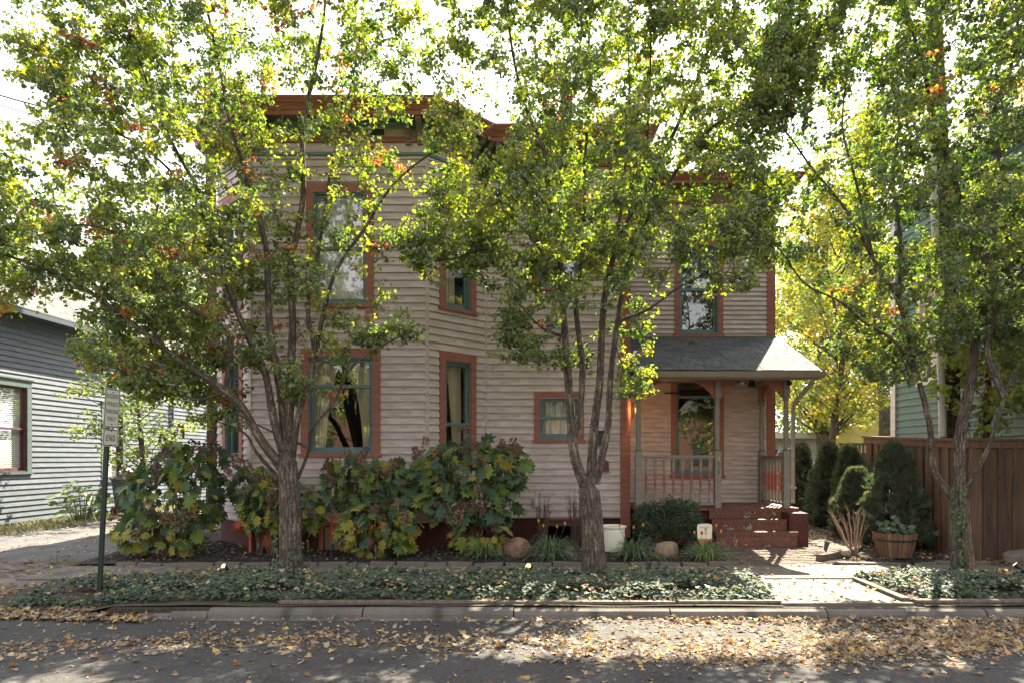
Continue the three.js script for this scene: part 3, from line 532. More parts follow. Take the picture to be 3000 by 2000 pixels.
// security cameras and floodlight under the porch beam
{
  const c = thing('security_camera', 'small white security camera under the porch beam', 'camera', [4.04, 3.06, -11.96]);
  mesh('camera_body', moved(lathe([[0, -0.05], [0.026, -0.045], [0.028, 0.045], [0, 0.05]], 12), 0, 0, 0.03, 0.5, 1.4), M.white, c); mesh('camera_lens', moved(lathe([[0, 0.0], [0.02, 0.0], [0.018, 0.006], [0, 0.008]], 12), 0.022, -0.01, 0.078, 0.5, 1.4), M.black, c); mesh('mount', rod(V(0, 0, 0), V(0, 0.06, -0.03), 0.01), M.white, c);
  const f = thing('floodlight', 'black twin floodlight hanging under the porch beam', 'floodlight', [4.2, 3.06, -11.97]);
  mesh('mount', lathe([[0, 0.07], [0.045, 0.07], [0.05, 0.03], [0.02, 0.0], [0, 0]], 12), M.black, f);
  for (const s of [-1, 1]) mesh('lamp_head', moved(lathe([[0.0, 0.06], [0.025, 0.05], [0.036, -0.04], [0.03, -0.05], [0, -0.05]], 12), 0.03 * s, -0.03, 0.02, 0, -0.5, 0.2 * s), M.black, f);
  const d = thing('dome_camera', 'black round camera beside the front porch post', 'camera', [4.86, 3.05, -11.96]);
  mesh('camera_body', moved(lathe([[0, -0.04], [0.035, -0.035], [0.04, 0.02], [0.02, 0.045], [0, 0.05]], 14), 0, 0, 0.02, 0, 1.2), M.black, d); mesh('mount', rod(V(0, 0, 0), V(0, 0.065, -0.04), 0.012), M.black, d);
  const q = thing('wall_plaque', 'maroon plaque on the siding beside the middle tree', 'plaque', [1.68, 1.6, -12.4]);
  mesh('plaque_board', prism([[-0.08, -0.1], [0.08, -0.1], [0.08, 0.08], [0.0, 0.12], [-0.08, 0.08]], 0, 0.02), M.redDark, q); mesh('plaque_edge', box2(-0.09, 0.09, -0.12, -0.1, 0, 0.025), M.taupe, q);
  const b = thing('mailbox', 'black wall mailbox partly behind the middle tree trunk', 'mailbox', [1.58, 1.98, -12.4]);
  mesh('box_body', prism([[-0.16, 0], [-0.16, 0.2], [-0.06, 0.26], [0, 0.26], [0, 0]].reverse().map(([a, y]) => [-a, y]), -0.09, 0.09).applyMatrix4(M4().makeRotationY(-Math.PI / 2)), M.black, b); mesh('lid', box2(-0.1, 0.1, 0.245, 0.262, 0.0, 0.08), M.black, b);
}
// ---------------------------------------------------------------- neighbouring houses, fence, poles
const blueSiding = [painted([0.115, 0.136, 0.162]), painted([0.106, 0.127, 0.151]), painted([0.124, 0.145, 0.171])];
const greenSiding = [painted([0.1, 0.19, 0.165]), painted([0.095, 0.18, 0.155]), painted([0.11, 0.2, 0.17])];
const maroon = painted([0.1, 0.04, 0.045]), tealTrim = painted([0.085, 0.13, 0.125]);
{
  const h = thing('slate_blue_house', 'slate blue clapboard house with dark eaves across the drive', 'house');
  const A = [-11.66, -27], B = [-12.3, -14.2], f = frame(A, B), L = f.L;        // wall faces the drive (+x)
  // along the wall: s = 0 at the far end
  const d2s = d => L * (27 - d) / (27 - 14.2);
  const w1 = { a: d2s(17.05), b: d2s(16.15), y0: 1.42, y1: 3.5 }, w2 = { a: d2s(20.9), b: d2s(20.05), y0: 1.1, y1: 3.2 };
  const far = (s, w, y) => s + w < 1.6 || y > 5.0;
  // frame() puts the outward normal to the left of A->B seen from above, so walk from near to far
  const g = frame(B, A), flip = o => ({ a: L - o.b, b: L - o.a, y0: o.y0, y1: o.y1 });
  g.th += 0; const o1 = flip(w1), o2 = flip(w2);
  clapWall(h, g, 0.18, 5.3, 0.135, blueSiding, [o1, o2], { hide: (s, w, y) => y > 5.0 || s > L - 2 });
  for (const o of [o1, o2]) windowUnit(h, g, o, { casing: 0.15, trim: tealTrim, sash: maroon, jamb: maroon, blind: true, cap: true, frame: 0.04 });
  mesh('room_wall', [box2(-22, -12.6, 0.1, 5.3, -14.45, -14.3), box2(-22, -12.2, 0.1, 5.3, -27.1, -26.9), box2(-15, -14.9, 0.1, 5.3, -26.9, -14.5)], blueSiding[0], h);
  // eave, gutter and shingled slope
  const ev = setFrame(group('eave', h), g);
  mesh('eave_soffit', box2(-0.4, L + 0.3, 5.2, 5.24, 0, 0.4), mat([0.05, 0.06, 0.075], 0.6), ev);
  mesh('gutter', box2(-0.45, L + 0.3, 5.18, 5.33, 0.4, 0.52), mat([0.045, 0.055, 0.07], 0.5), ev);
  const slope = setFrame(group('roof', h), g), sl = 5.2, an = 0.52;
  const deck = mesh('roof_deck', place(box2(-0.4, L + 0.3, 0, sl, -0.1, -0.02), M4().compose(V(0, 5.3, 0.5), new THREE.Quaternion().setFromEuler(new THREE.Euler(-(Math.PI / 2 - an), 0, 0)), V(1, 1, 1))), M.shingle[0], slope);
  const rs = [], q = M4().compose(V(0, 5.3, 0.5), new THREE.Quaternion().setFromEuler(new THREE.Euler(-(Math.PI / 2 - an), 0, 0)), V(1, 1, 1));
  for (let r = 0; r < 36; r++) { let x = -0.4; while (x < L + 0.2) { const w = rr(0.3, 0.9); rs.push(moved(box2(0, w - 0.012, 0, 0.24, 0, 0.012, [r, x]), x, r * 0.142 - 0.02, R() < 0.5 ? 0.0 : 0.008, 0, 0.05).applyMatrix4(q)); x += w; } }
  mesh('roof_shingles', rs, mat([0.1, 0.092, 0.088], 0.9, { map: T.shingle, bumpMap: T.shingle, bumpScale: 0.004 }), slope).userData.kind = 'stuff';
  mesh('roof_back', place(box2(-20, 0, -0.1, 0, -27.3, -13.8), M4().makeTranslation(0, 0, 0).multiply(M4().makeTranslation(-16.2, 7.85, 0)).multiply(M4().makeRotationZ(0.5))), M.shingle[1], h);
  mesh('rain_pipe', [rod(V(-11.74, 0.2, -23.6), V(-11.74, 5.2, -23.6), 0.045)], blueSiding[1], h);
}
{
  const h = thing('green_house', 'tall dark green clapboard house behind the wooden fence', 'house');
  const f = frame([8.75, -15.6], [8.75, -8.6]), L = f.L, o = { a: 1.05, b: 1.62, y0: 3.35, y1: 5.2 }, o2 = { a: 3.9, b: 4.5, y0: 4.05, y1: 5.6 };
  clapWall(h, f, 0.2, 7.6, 0.15, greenSiding, [o, o2], { hide: (s, w, y) => y < 1.9 || s > 4.4 });
  for (const q of [o, o2]) windowUnit(h, f, q, { casing: 0.12, trim: M.white, sash: M.white });
  mesh('corner_board', [box2(8.69, 8.83, 0.2, 7.6, -15.66, -15.6), box2(8.68, 8.72, 0.2, 7.6, -15.6, -15.46)], M.white, h);
  mesh('end_wall', [box2(8.84, 17, 0.2, 7.6, -15.62, -15.46), box2(8.8, 17, 0.2, 7.6, -8.6, -8.45), box2(12, 12.1, 0.2, 7.6, -15.4, -8.7)], greenSiding[0], h);
  const an = 0.8;
  for (const s of [-1, 1]) mesh('roof_slope', place(box2(0, 6.4, -0.1, 0.05, -16, -8.2), M4().makeTranslation(12.9, 11.9, 0).multiply(M4().makeRotationZ(s < 0 ? Math.PI + an : -an))), M.shingle[2], h);
  mesh('gable_wall', [prism([[8.75, 7.6], [17, 7.6], [12.9, 11.8]], -15.62, -15.46), prism([[8.75, 7.6], [17, 7.6], [12.9, 11.8]], -8.6, -8.45)], greenSiding[1], h);
}
// wooden fence: each board its own piece
{
  const f = thing('board_fence', 'tall brown board fence with a flat cap in front of the green house', 'fence');
  const run = (x0, z0, x1, z1, topA, topB, tight) => {
    const L = Math.hypot(x1 - x0, z1 - z0), th = Math.atan2(-(z1 - z0), x1 - x0), n = Math.round(L / 0.118), sec = group('fence_run', f);
    sec.position.set(x0, 0, z0); sec.rotation.y = th;
    const geos = [0, 1, 2].map(k => box2(0, 0.13, 0, 1, -0.01, 0.01, [k * 0.4, k * 1.3])), batt = box2(0, 0.05, 0, 1, 0.0, 0.012, [0.2, 0.3]);
    for (let i = 0; i < n; i++) { const t = (i + 0.5) / n, top = topA + (topB - topA) * t - 0.04; const out = i % 2; const b = mesh('fence_board', geos[i % 3], M.fence[Math.floor(R() * 4)], sec); b.position.set(i * L / n - 0.01, 0.1, out ? 0.03 : 0); b.scale.y = top - 0.1; b.rotation.z = rr(-0.004, 0.004); }
    mesh('fence_rail', [box2(0, L, 0.4, 0.48, -0.07, -0.015), box2(0, L, 1.6, 1.68, -0.07, -0.015)], M.fence[1], sec);
    const cap = mesh('fence_cap', box2(-0.05, L + 0.05, 0, 0.036, -0.085, 0.085), M.fence[2], sec); cap.position.y = topA; cap.rotation.z = Math.atan2(topB - topA, L);
    const tr = mesh('cap_trim', box2(-0.03, L + 0.03, -0.11, 0, 0.034, 0.055), M.fence[2], sec); tr.position.y = topA - 0.002; tr.rotation.z = Math.atan2(topB - topA, L);
    for (let s = 0; s < L; s += 2.2) mesh('fence_post', box2(s, s + 0.09, 0.05, topA - 0.05, -0.16, -0.072), M.fence[3], sec);
  };
  run(7.08, -13.6, 7.08, -10.9, 2.15, 2.02); run(7.16, -10.9, 14, -10.9, 2.02, 2.02);
}
// utility poles
{
  const p = thing('utility_pole', 'weathered wooden utility pole behind the board fence', 'pole', [7.78, 0.1, -12]);
  mesh('pole_shaft', tube([V(0, 0, 0), V(-0.08, 3, 0), V(-0.3, 8, 0), V(-0.42, 11, 0)], [0.165, 0.155, 0.14, 0.12], 16), M.pole, p);
  const c = thing('conduit_pipe', 'white plastic riser pipe strapped beside the utility pole', 'pipe', [7.5, 0.1, -11.85]);
  mesh('pipe', tube([V(0, 0, 0), V(-0.02, 2.4, 0), V(-0.1, 4.5, 0), V(-0.22, 7.5, 0)], [0.06, 0.06, 0.06, 0.06], 12), mat([0.5, 0.48, 0.46], 0.5), c); mesh('coupling', [lathe([[0.06, 0], [0.072, 0], [0.072, 0.12], [0.06, 0.12]], 14).translate(-0.02, 2.75, 0)], mat([0.5, 0.48, 0.46], 0.5), c);
  const q = thing('utility_pole', 'grey utility pole standing beside the bay at the drive', 'pole', [-9.05, 0.1, -20.6]);
  mesh('pole_shaft', tube([V(0, 0, 0), V(0.05, 5, 0), V(-0.1, 13.2, 0)], [0.19, 0.17, 0.14], 14), M.pole, q); mesh('cross_arm', box2(-1.1, 1.1, 12.2, 12.32, -0.06, 0.06), M.pole, q); mesh('cable_guard', rod(V(0.19, 0.1, 0.1), V(0.2, 5.2, 0.1), 0.05), M.black, q);
  const wire = (a, b, sag, label, n = 24, r = 0.008) => { const pts = []; for (let i = 0; i <= n; i++) { const t = i / n, v = a.clone().lerp(b, t); v.y -= sag * 4 * t * (1 - t); pts.push(v); } tag(mesh('overhead_wire', tube(pts, pts.map(() => r), 5), M.black, scene), label, 'wire', 'overhead wires'); };
  const top = V(-9.1, 12.3, -20.6);
  wire(V(-16, 12.6, -14), top.clone().add(V(-0.6, 0, 0)), 0.5, 'topmost overhead wire crossing the sky in the upper corner', 24, 0.012);
  wire(V(-16, 11.2, -14), top.clone().add(V(0.0, -0.9, 0)), 0.5, 'lower overhead wire in the upper corner of the sky', 24, 0.02);
  wire(V(-16, 11.0, -14), top.clone().add(V(0.0, -1.3, 0)), 0.45, 'lowest overhead wire in the upper corner of the sky', 24, 0.012);
  wire(V(-9, 7.4, -20.5), V(2.12, 5.55, -12.36), 0.12, 'black service cable stretched across the upper bay', 30, 0.012);
}
// yellow house far behind, picket fence and brown lattice screen
{
  const h = thing('yellow_house', 'low ochre yellow house seen far behind past the porch', 'house');
  const y = painted([0.44, 0.36, 0.07]);
  mesh('wall', [prism([[12.0, 0.1], [22.5, 0.1], [22.5, 2.9], [16.4, 3.3], [14.6, 2.6], [12, 2.4]], -34.2, -34)], y, h);
  mesh('wall', box2(17.2, 24, 0.1, 4.2, -36, -35.9), y, h);
  mesh('roof', [place(box2(-0.1, 4.3, 0, 0.12, -34.6, -33.5), M4().makeTranslation(12.9, 2.32, 0).multiply(M4().makeRotationZ(0.24)))], M.white, h);
  mesh('window', [box2(13.2, 14.0, 0.9, 1.6, -33.98, -33.95)], M.white, h); mesh('pane', box2(13.28, 13.92, 0.96, 1.54, -33.94, -33.93), M.dark, h);
  const gH = thing('grey_garage', 'grey flat-roofed garage behind the far tree', 'garage');
  mesh('wall', box2(8.2, 13.4, 0.1, 2.6, -32, -30), painted([0.3, 0.28, 0.22]), gH); mesh('roof', box2(7.8, 13.8, 2.6, 2.85, -32.3, -29.6), M.white, gH); mesh('door', box2(9, 12.6, 0.15, 2.1, -29.99, -29.95), M.dark, gH);
  const p = thing('picket_fence', 'pale picket fence far behind the arborvitae row', 'fence'); const pg = prism([[0, 0], [0.11, 0], [0.11, 1.05], [0.055, 1.14], [0, 1.05]], 0, 0.02);
  for (let i = 0; i < 44; i++) { const k = mesh('picket', pg, M.white, p); k.position.set(9.2 + i * 0.125, 0.12, -23.4); k.scale.y = 1.35; }
  mesh('fence_rail', [box2(9.2, 14.7, 0.5, 0.58, -23.44, -23.4), box2(9.2, 14.7, 1.3, 1.38, -23.44, -23.4)], M.white, p);
  const b = thing('lattice_screen', 'brown wooden screen with an open slatted top behind the board fence', 'screen');
  mesh('panel', box2(9.6, 10.9, 0.1, 1.85, -20.05, -20), M.fence[1], b); mesh('top_rail', [box2(9.6, 10.9, 2.12, 2.18, -20.06, -19.98), box2(9.6, 10.9, 1.85, 1.9, -20.06, -19.98)], M.fence[1], b);
  for (let i = 0; i < 12; i++) mesh('slat', box2(9.63 + i * 0.11, 9.68 + i * 0.11, 1.9, 2.12, -20.05, -20), M.fence[0], b);
  const gp = thing('gate_post', 'red gate post with a blue finial far behind the porch', 'post', [7.05, 0.1, -17.9]);
  mesh('post', box2(-0.09, 0.09, 0, 1.75, -0.09, 0.09), M.red, gp); mesh('finial', lathe([[0, 1.98], [0.02, 1.93], [0.09, 1.8], [0.1, 1.75], [0, 1.75]], 8), M.sash, gp);
}
// ---------------------------------------------------------------- small things
{ // parking sign on a green channel post, facing along the street
  const s = thing('parking_sign', 'resident permit parking sign on a leaning green post in the ivy', 'sign', [-4.78, 0.1, -7.9]);
  s.rotation.z = -0.05;
  const green = mat([0.009, 0.02, 0.014], 0.55);
  const ch = prism([[-0.03, 0.02], [-0.02, 0.02], [-0.012, -0.012], [0.012, -0.012], [0.02, 0.02], [0.03, 0.02], [0.018, -0.02], [-0.018, -0.02]], 0, 2.5); ch.applyMatrix4(M4().makeRotationX(-Math.PI / 2)); ch.applyMatrix4(M4().makeRotationY(Math.PI / 2));
  mesh('post', ch, green, s);
  const plate = (lines, w, h, ih) => {
    const c = document.createElement('canvas'); c.width = 256; c.height = Math.round(256 * h / w); const x = c.getContext('2d');
    x.fillStyle = '#d9d3c2'; x.fillRect(0, 0, c.width, c.height); x.strokeStyle = '#0f4a33'; x.lineWidth = 9;
    const r = 26, m = 9, W = c.width - m, H = c.height - m; x.beginPath(); x.moveTo(m + r, m); x.lineTo(W - r, m); x.quadraticCurveTo(W, m, W, m + r); x.lineTo(W, H - r); x.quadraticCurveTo(W, H, W - r, H); x.lineTo(m + r, H); x.quadraticCurveTo(m, H, m, H - r); x.lineTo(m, m + r); x.quadraticCurveTo(m, m, m + r, m); x.stroke();
    x.fillStyle = '#0f4a33'; x.textAlign = 'center'; x.textBaseline = 'middle';
    for (const [t, y, sz, sw] of lines) { x.save(); x.translate(128, y * c.height); x.scale(sw, 1); x.font = `bold ${sz}px sans-serif`; x.fillText(t, 0, 0); x.restore(); }
    const t = new THREE.CanvasTexture(c); t.colorSpace = THREE.SRGBColorSpace;
    return [mat([0.8, 0.8, 0.8], 0.5, { map: t }), w, h];
  };
  const add = (name, [m, w, h], y) => {
    const g = group(name, s); g.position.set(0.035, y, 0); g.rotation.y = Math.PI / 2 + 0.03;
    mesh('plate', box2(-w / 2, w / 2, 0, h, -0.002, 0.0), mat([0.35, 0.35, 0.35], 0.4, { metalness: 0.6 }), g);
    const fg = new THREE.PlaneGeometry(w, h); fg.translate(0, h / 2, 0.003); mesh('face', fg, m, g);
    mesh('bolt', [lathe([[0, 0.008], [0.008, 0.006], [0.009, 0.0]], 8).rotateX(Math.PI / 2).translate(0, h * 0.9, 0.003), lathe([[0, 0.008], [0.008, 0.006], [0.009, 0.0]], 8).rotateX(Math.PI / 2).translate(0, h * 0.09, 0.003)], M.black, g);
  };
  add('permit_plate', plate([['RESIDENT', 0.2, 58, 0.8], ['PERMIT', 0.4, 58, 0.96], ['PARKING', 0.585, 58, 0.86], ['ONLY', 0.77, 58, 1]], 0.305, 0.455), 2.0);
  add('end_plate', plate([['END', 0.52, 84, 1]], 0.305, 0.2), 1.785);
}
{ // wheelie bin with a rubbish bag beside the blue house
  const b = thing('wheelie_bin', 'grey wheelie bin with a pale bag on its lid by the blue house', 'bin', [-10.75, 0.14, -19.2], 1.2);
  const g = mat([0.06, 0.065, 0.075], 0.55);
  const s = new Soup(), q = (y, w, d) => [[-w, y, d], [w, y, d], [w, y, -d], [-w, y, -d]], lv = [q(0.08, 0.24, 0.25), q(0.1, 0.25, 0.26), q(0.95, 0.31, 0.34), q(1.0, 0.33, 0.36)];
  for (let i = 0; i < 3; i++) for (let k = 0; k < 4; k++) s.quad(lv[i][k], lv[i][(k + 1) % 4], lv[i + 1][(k + 1) % 4], lv[i + 1][k]);
  mesh('bin_body', s.geo(), g, b);
  mesh('lid', [prism([[-0.37, 1.0], [0.37, 1.0], [0.36, 1.05], [0.2, 1.09], [-0.3, 1.1], [-0.37, 1.05]], -0.34, 0.34)], g, b);
  mesh('handle', rod(V(-0.4, 1.02, -0.26), V(-0.4, 1.02, 0.26), 0.016), g, b);
  for (const z of [-0.28, 0.28]) mesh('wheel', moved(lathe([[0.02, -0.03], [0.12, -0.03], [0.13, 0], [0.12, 0.03], [0.02, 0.03]], 16), -0.26, 0.13, z, 0, Math.PI / 2), M.black, b);
  const bag = new THREE.SphereGeometry(1, 18, 12), bp = bag.attributes.position; for (let i = 0; i < bp.count; i++) { const x = bp.getX(i), y = bp.getY(i), z = bp.getZ(i), k = 1 + 0.13 * noise3(x * 4, y * 4, z * 4); bp.setXYZ(i, x * 0.3 * k, y * 0.11 * k, z * 0.27 * k); } bag.computeVertexNormals();
  const bagT = thing('rubbish_bag', 'pale plastic rubbish bag lying on the grey wheelie bin', 'bag', [-10.75, 1.33, -19.2]); mesh('bag_body', bag, mat([0.75, 0.77, 0.78], 0.4), bagT); mesh('bag_knot', moved(lathe([[0.0, 0.09], [0.05, 0.07], [0.02, 0.02], [0.05, -0.02]], 8), 0.12, 0.1, 0.05, 0, 0.4), mat([0.75, 0.77, 0.78], 0.4), bagT);
}
{ // gas meter painted with the house red
  const g = thing('gas_meter', 'salmon painted gas meter and pipes at the foot of the bay', 'gas meter', [-4.35, 0.2, -11.2]), m = mat([0.5, 0.13, 0.07], 0.6, { bumpMap: T.paintBump, bumpScale: 0.002 });
  mesh('riser_pipe', [rod(V(0.05, 0, 0), V(0.05, 0.62, 0), 0.022), tube([V(0.05, 0.52, 0), V(0.2, 0.52, 0), V(0.28, 0.5, 0), V(0.3, 0.36, 0)], [0.02, 0.02, 0.02, 0.02], 8), lathe([[0.022, 0], [0.036, 0], [0.036, 0.05], [0.022, 0.05]], 8).translate(0.05, 0.24, 0), lathe([[0.022, 0], [0.036, 0], [0.036, 0.05], [0.022, 0.05]], 8).translate(0.05, 0.4, 0)], m, g);
  mesh('regulator', [moved(lathe([[0, 0.07], [0.05, 0.065], [0.055, 0.03], [0.1, 0.025], [0.105, -0.02], [0.05, -0.03], [0.04, -0.07], [0, -0.07]], 22), -0.13, 0.42, 0, 0, Math.PI / 2), rod(V(-0.1, 0.42, 0), V(0.05, 0.42, 0), 0.02)], m, g);
  mesh('meter_body', [moved(lathe([[0, -0.09], [0.1, -0.085], [0.125, -0.05], [0.13, 0], [0.125, 0.06], [0.1, 0.085], [0, 0.09]], 20), 0.32, 0.2, 0, 0, Math.PI / 2), box2(0.22, 0.42, 0.27, 0.36, -0.06, 0.06)], m, g);
}
tag(mesh('marker_stake', rod(V(-2.93, 0.2, -11.05), V(-2.92, 0.78, -11.05), 0.011, 0.011, 8), mat([0.8, 0.015, 0.012], 0.35), scene), 'thin bright red marker stake below the big bay window', 'stake');
// garden spotlights
{
  const spot = (x, y, z, lit, label, turn, lean = 0.5) => {
    const t = thing('garden_spotlight', label, 'spotlight', [x, y, z], turn);
    mesh('stake', rod(V(0, -0.12, 0), V(0, 0.03, 0), 0.012), M.black, t);
    const h = mesh('lamp_head', moved(lathe([[0.0, -0.05], [0.022, -0.05], [0.03, 0.0], [0.04, 0.08], [0.043, 0.085], [0.036, 0.084], [0.03, 0.06]], 14), 0, 0.06, 0, 0, 0, -lean), M.black, t);
    const ln = mesh('lens', moved(lathe([[0, 0.055], [0.031, 0.058]], 14), 0, 0.06, 0, 0, 0, -lean), lit ? mat([0.08, 0.04, 0.015], 0.4, { emissive: RGB(1, 0.27, 0.03), emissiveIntensity: 0.4 }) : mat([0.3, 0.3, 0.3], 0.1), t);
    if (lit) { const pl = new THREE.PointLight(new THREE.Color(1, 0.55, 0.2), 0.05); pl.position.set(Math.sin(lean) * 0.09, 0.06 + Math.cos(lean) * 0.09, 0); t.add(pl); }
  };
  spot(-3.75, 0.22, -9.0, 1, 'lit garden spotlight in the ivy beyond the parking sign', -2.2, 0.9);
  spot(0.25, 0.22, -9.0, 1, 'lit garden spotlight in the ivy before the daylily clump', -2.2, 0.9);
  spot(-2.08, 0.23, -9.0, 0, 'dark garden spotlight in the ivy right of the bay window tree', 1.5);
  spot(1.78, 0.24, -8.95, 0, 'dark garden spotlight in the ivy right of the middle tree', 0.7, 0.3);
  spot(5.15, 0.22, -8.95, 0, 'dark garden spotlight in the ivy beside the walkway', 1.6, 0.2);
  spot(6.6, 0.25, -8.85, 1, 'lit garden spotlight in the ivy at the photo edge', 2.6, 0.8);
  spot(-4.0, 0.26, -10.75, 0, 'black garden spotlight in the mulch under the gas meter', 1.6, 0.3);
  spot(-2.83, 0.26, -10.7, 0, 'black garden spotlight in the mulch beside the red stake', 1.6, 0.2);
  spot(2.2, 0.27, -10.62, 0, 'black garden spotlight in the mulch between daylilies and boulder', 1.2, 0.4);
  spot(4.95, 0.28, -10.75, 0, 'large black spotlight in the mulch near the round stone', 0.7, 0.5);
  spot(6.2, 0.27, -13.3, 1, 'lit spotlight at the foot of the arborvitae nearer the porch', 0.3, 1.1);
  spot(6.35, 0.27, -13.0, 1, 'lit spotlight at the foot of the arborvitae nearer the barrel', 0.3, 1.1);
  spot(-2.55, 0.27, -11.25, 1, 'small lit spotlight against the bay foundation panel', 1.4, 0.2);
}
// boulders
function boulder(label, pos, [sx, sy, sz], seed, m = M.granite, turn = 0) {
  const g = new THREE.IcosahedronGeometry(1, 5), p = g.attributes.position;
  for (let i = 0; i < p.count; i++) { const x = p.getX(i), y = p.getY(i), z = p.getZ(i), k = 1 + 0.16 * noise3(x * 1.6 + seed, y * 1.6, z * 1.6 + seed) + 0.06 * noise3(x * 4, y * 4 + seed, z * 4) + 0.02 * noise3(x * 13, y * 13, z * 13 + seed); p.setXYZ(i, x * sx * k, Math.max(y, -0.5) * sy * k, z * sz * k); }
  g.computeVertexNormals();
  const uv = g.attributes.uv; for (let i = 0; i < uv.count; i++) uv.setXY(i, p.getX(i) + p.getZ(i) * 0.5, p.getY(i));
  const o = mesh('boulder', g, m, scene); o.position.set(...pos); o.rotation.y = turn; return tag(o, label, 'boulder', 'stones in the planting beds');
}
boulder('pinkish granite boulder beside the oakleaf hydrangea', [0.08, 0.27, -10.85], [0.24, 0.2, 0.2], 1.3, mat([0.4, 0.27, 0.2], 0.85, { map: T.granite, bumpMap: T.granite, bumpScale: 0.006 }));
boulder('buff granite boulder in front of the holly bush', [2.42, 0.24, -10.85], [0.26, 0.18, 0.18], 4.1, mat([0.46, 0.36, 0.25], 0.85, { map: T.granite, bumpMap: T.granite, bumpScale: 0.006 }), 0.4);
boulder('round pale stone in the mulch near the barrel planter', [5.22, 0.25, -10.72], [0.11, 0.085, 0.1], 7.7, mat([0.48, 0.41, 0.33], 0.85, { map: T.granite, bumpMap: T.granite, bumpScale: 0.004 }));
boulder('grey stone at the foot of the board fence', [7.75, 0.2, -10.35], [0.26, 0.16, 0.2], 9.2, M.stone);
{ // fluted white planter
  const p = thing('white_planter', 'round cream fluted planter pot behind the middle tree', 'planter', [1.67, 0.2, -11.3]), m = M.offwhite;
  mesh('pot_body', lathe([[0.0, 0.0], [0.16, 0.0], [0.165, 0.02], [0.19, 0.3], [0.195, 0.33], [0.2, 0.34], [0.2, 0.355], [0.195, 0.36], [0.205, 0.39], [0.22, 0.4], [0.225, 0.42], [0.22, 0.43], [0.2, 0.43], [0.19, 0.4]], 40), m, p);
  mesh('pot_flutes', Array.from({ length: 30 }, (_, i) => { const a = i / 30 * Math.PI * 2; return rod(V(Math.cos(a) * 0.167, 0.03, Math.sin(a) * 0.167), V(Math.cos(a) * 0.19, 0.3, Math.sin(a) * 0.19), 0.009, 0.01, 6); }), m, p);
  mesh('potting_soil', lathe([[0, 0.395], [0.19, 0.39]], 20), M.soil, p);
}
{ // security yard sign
  const s = thing('yard_sign', 'cream shield-shaped security yard sign with a red foot beside the steps', 'sign', [3.12, 0.25, -11.05], 0.06);
  const out = [[-0.115, 0.3], [-0.125, 0.26], [-0.12, 0.1], [-0.1, 0.04], [-0.05, 0.0], [0.05, 0.0], [0.1, 0.04], [0.12, 0.1], [0.125, 0.26], [0.115, 0.3], [0.06, 0.315], [-0.06, 0.315]];
  const c = document.createElement('canvas'); c.width = c.height = 256; const x = c.getContext('2d');
  x.fillStyle = '#e7dfc8'; x.fillRect(0, 0, 256, 256); x.fillStyle = '#c9492c'; x.fillRect(0, 206, 256, 50); x.fillStyle = '#e08a3c'; x.fillRect(0, 200, 256, 8);
  x.fillStyle = '#7a7468'; x.font = 'bold 22px sans-serif'; x.textAlign = 'center'; x.fillText('PROTECTED BY', 128, 62);
  x.fillStyle = '#e0902f'; x.fillRect(56, 98, 44, 44); x.fillStyle = '#c4412a'; x.beginPath(); x.arc(78, 128, 24, 0, 7); x.fill();
  x.fillStyle = '#a89f8c'; x.fillRect(116, 108, 44, 6); x.fillRect(116, 122, 74, 7); x.fillRect(116, 136, 60, 6);
  const t = new THREE.CanvasTexture(c); t.colorSpace = THREE.SRGBColorSpace;
  const g = prism(out, -0.008, 0.008), p = g.attributes.position, uv = g.attributes.uv; for (let i = 0; i < uv.count; i++) uv.setXY(i, (p.getX(i) + 0.125) / 0.25, p.getY(i) / 0.32);
  mesh('sign_face', g.translate(0, 0.12, 0), mat([0.85, 0.85, 0.85], 0.45, { map: t }), s);
  mesh('stake', [rod(V(0, -0.1, -0.015), V(0, 0.3, -0.015), 0.006)], M.white, s);
}
{ // half barrel: separate staves and a hoop
  const b = thing('barrel_planter', 'wooden half-barrel planter with a leafy plant by the board fence', 'planter', [6.03, 0.2, -10.75]), n = 26;
  for (let i = 0; i < n; i++) {
    const a0 = i / n * 6.2832 + 0.01, a1 = (i + 1) / n * 6.2832 - 0.01, s = new Soup(), rad = [[0, 0.235], [0.12, 0.27], [0.28, 0.305], [0.37, 0.318]];
    const pt = (a, y, r) => [Math.cos(a) * r, y, Math.sin(a) * r];
    for (let k = 0; k < 3; k++) { s.quad(pt(a1, rad[k][0], rad[k][1]), pt(a0, rad[k][0], rad[k][1]), pt(a0, rad[k + 1][0], rad[k + 1][1]), pt(a1, rad[k + 1][0], rad[k + 1][1]), [i * 0.13, 0]); s.quad(pt(a0, rad[k][0], rad[k][1] - 0.02), pt(a1, rad[k][0], rad[k][1] - 0.02), pt(a1, rad[k + 1][0], rad[k + 1][1] - 0.02), pt(a0, rad[k + 1][0], rad[k + 1][1] - 0.02)); s.quad(pt(a0, rad[k][0], rad[k][1]), pt(a0, rad[k][0], rad[k][1] - 0.02), pt(a0, rad[k + 1][0], rad[k + 1][1] - 0.02), pt(a0, rad[k + 1][0], rad[k + 1][1])); s.quad(pt(a1, rad[k][0], rad[k][1] - 0.02), pt(a1, rad[k][0], rad[k][1]), pt(a1, rad[k + 1][0], rad[k + 1][1]), pt(a1, rad[k + 1][0], rad[k + 1][1] - 0.02)); }
    s.quad(pt(a0, 0.37, 0.298), pt(a0, 0.37, 0.318), pt(a1, 0.37, 0.318), pt(a1, 0.37, 0.298));
    mesh('stave', s.geo(), [mat([0.36, 0.2, 0.1], 0.8, { map: T.wood }), M.fence[0], M.fence[2]][i % 3], b);
  }
  mesh('hoop', lathe([[0.303, 0.255], [0.312, 0.255], [0.318, 0.285], [0.308, 0.285]], 40), M.black, b);
  mesh('potting_soil', lathe([[0, 0.335], [0.3, 0.33]], 20), M.soil, b);
}
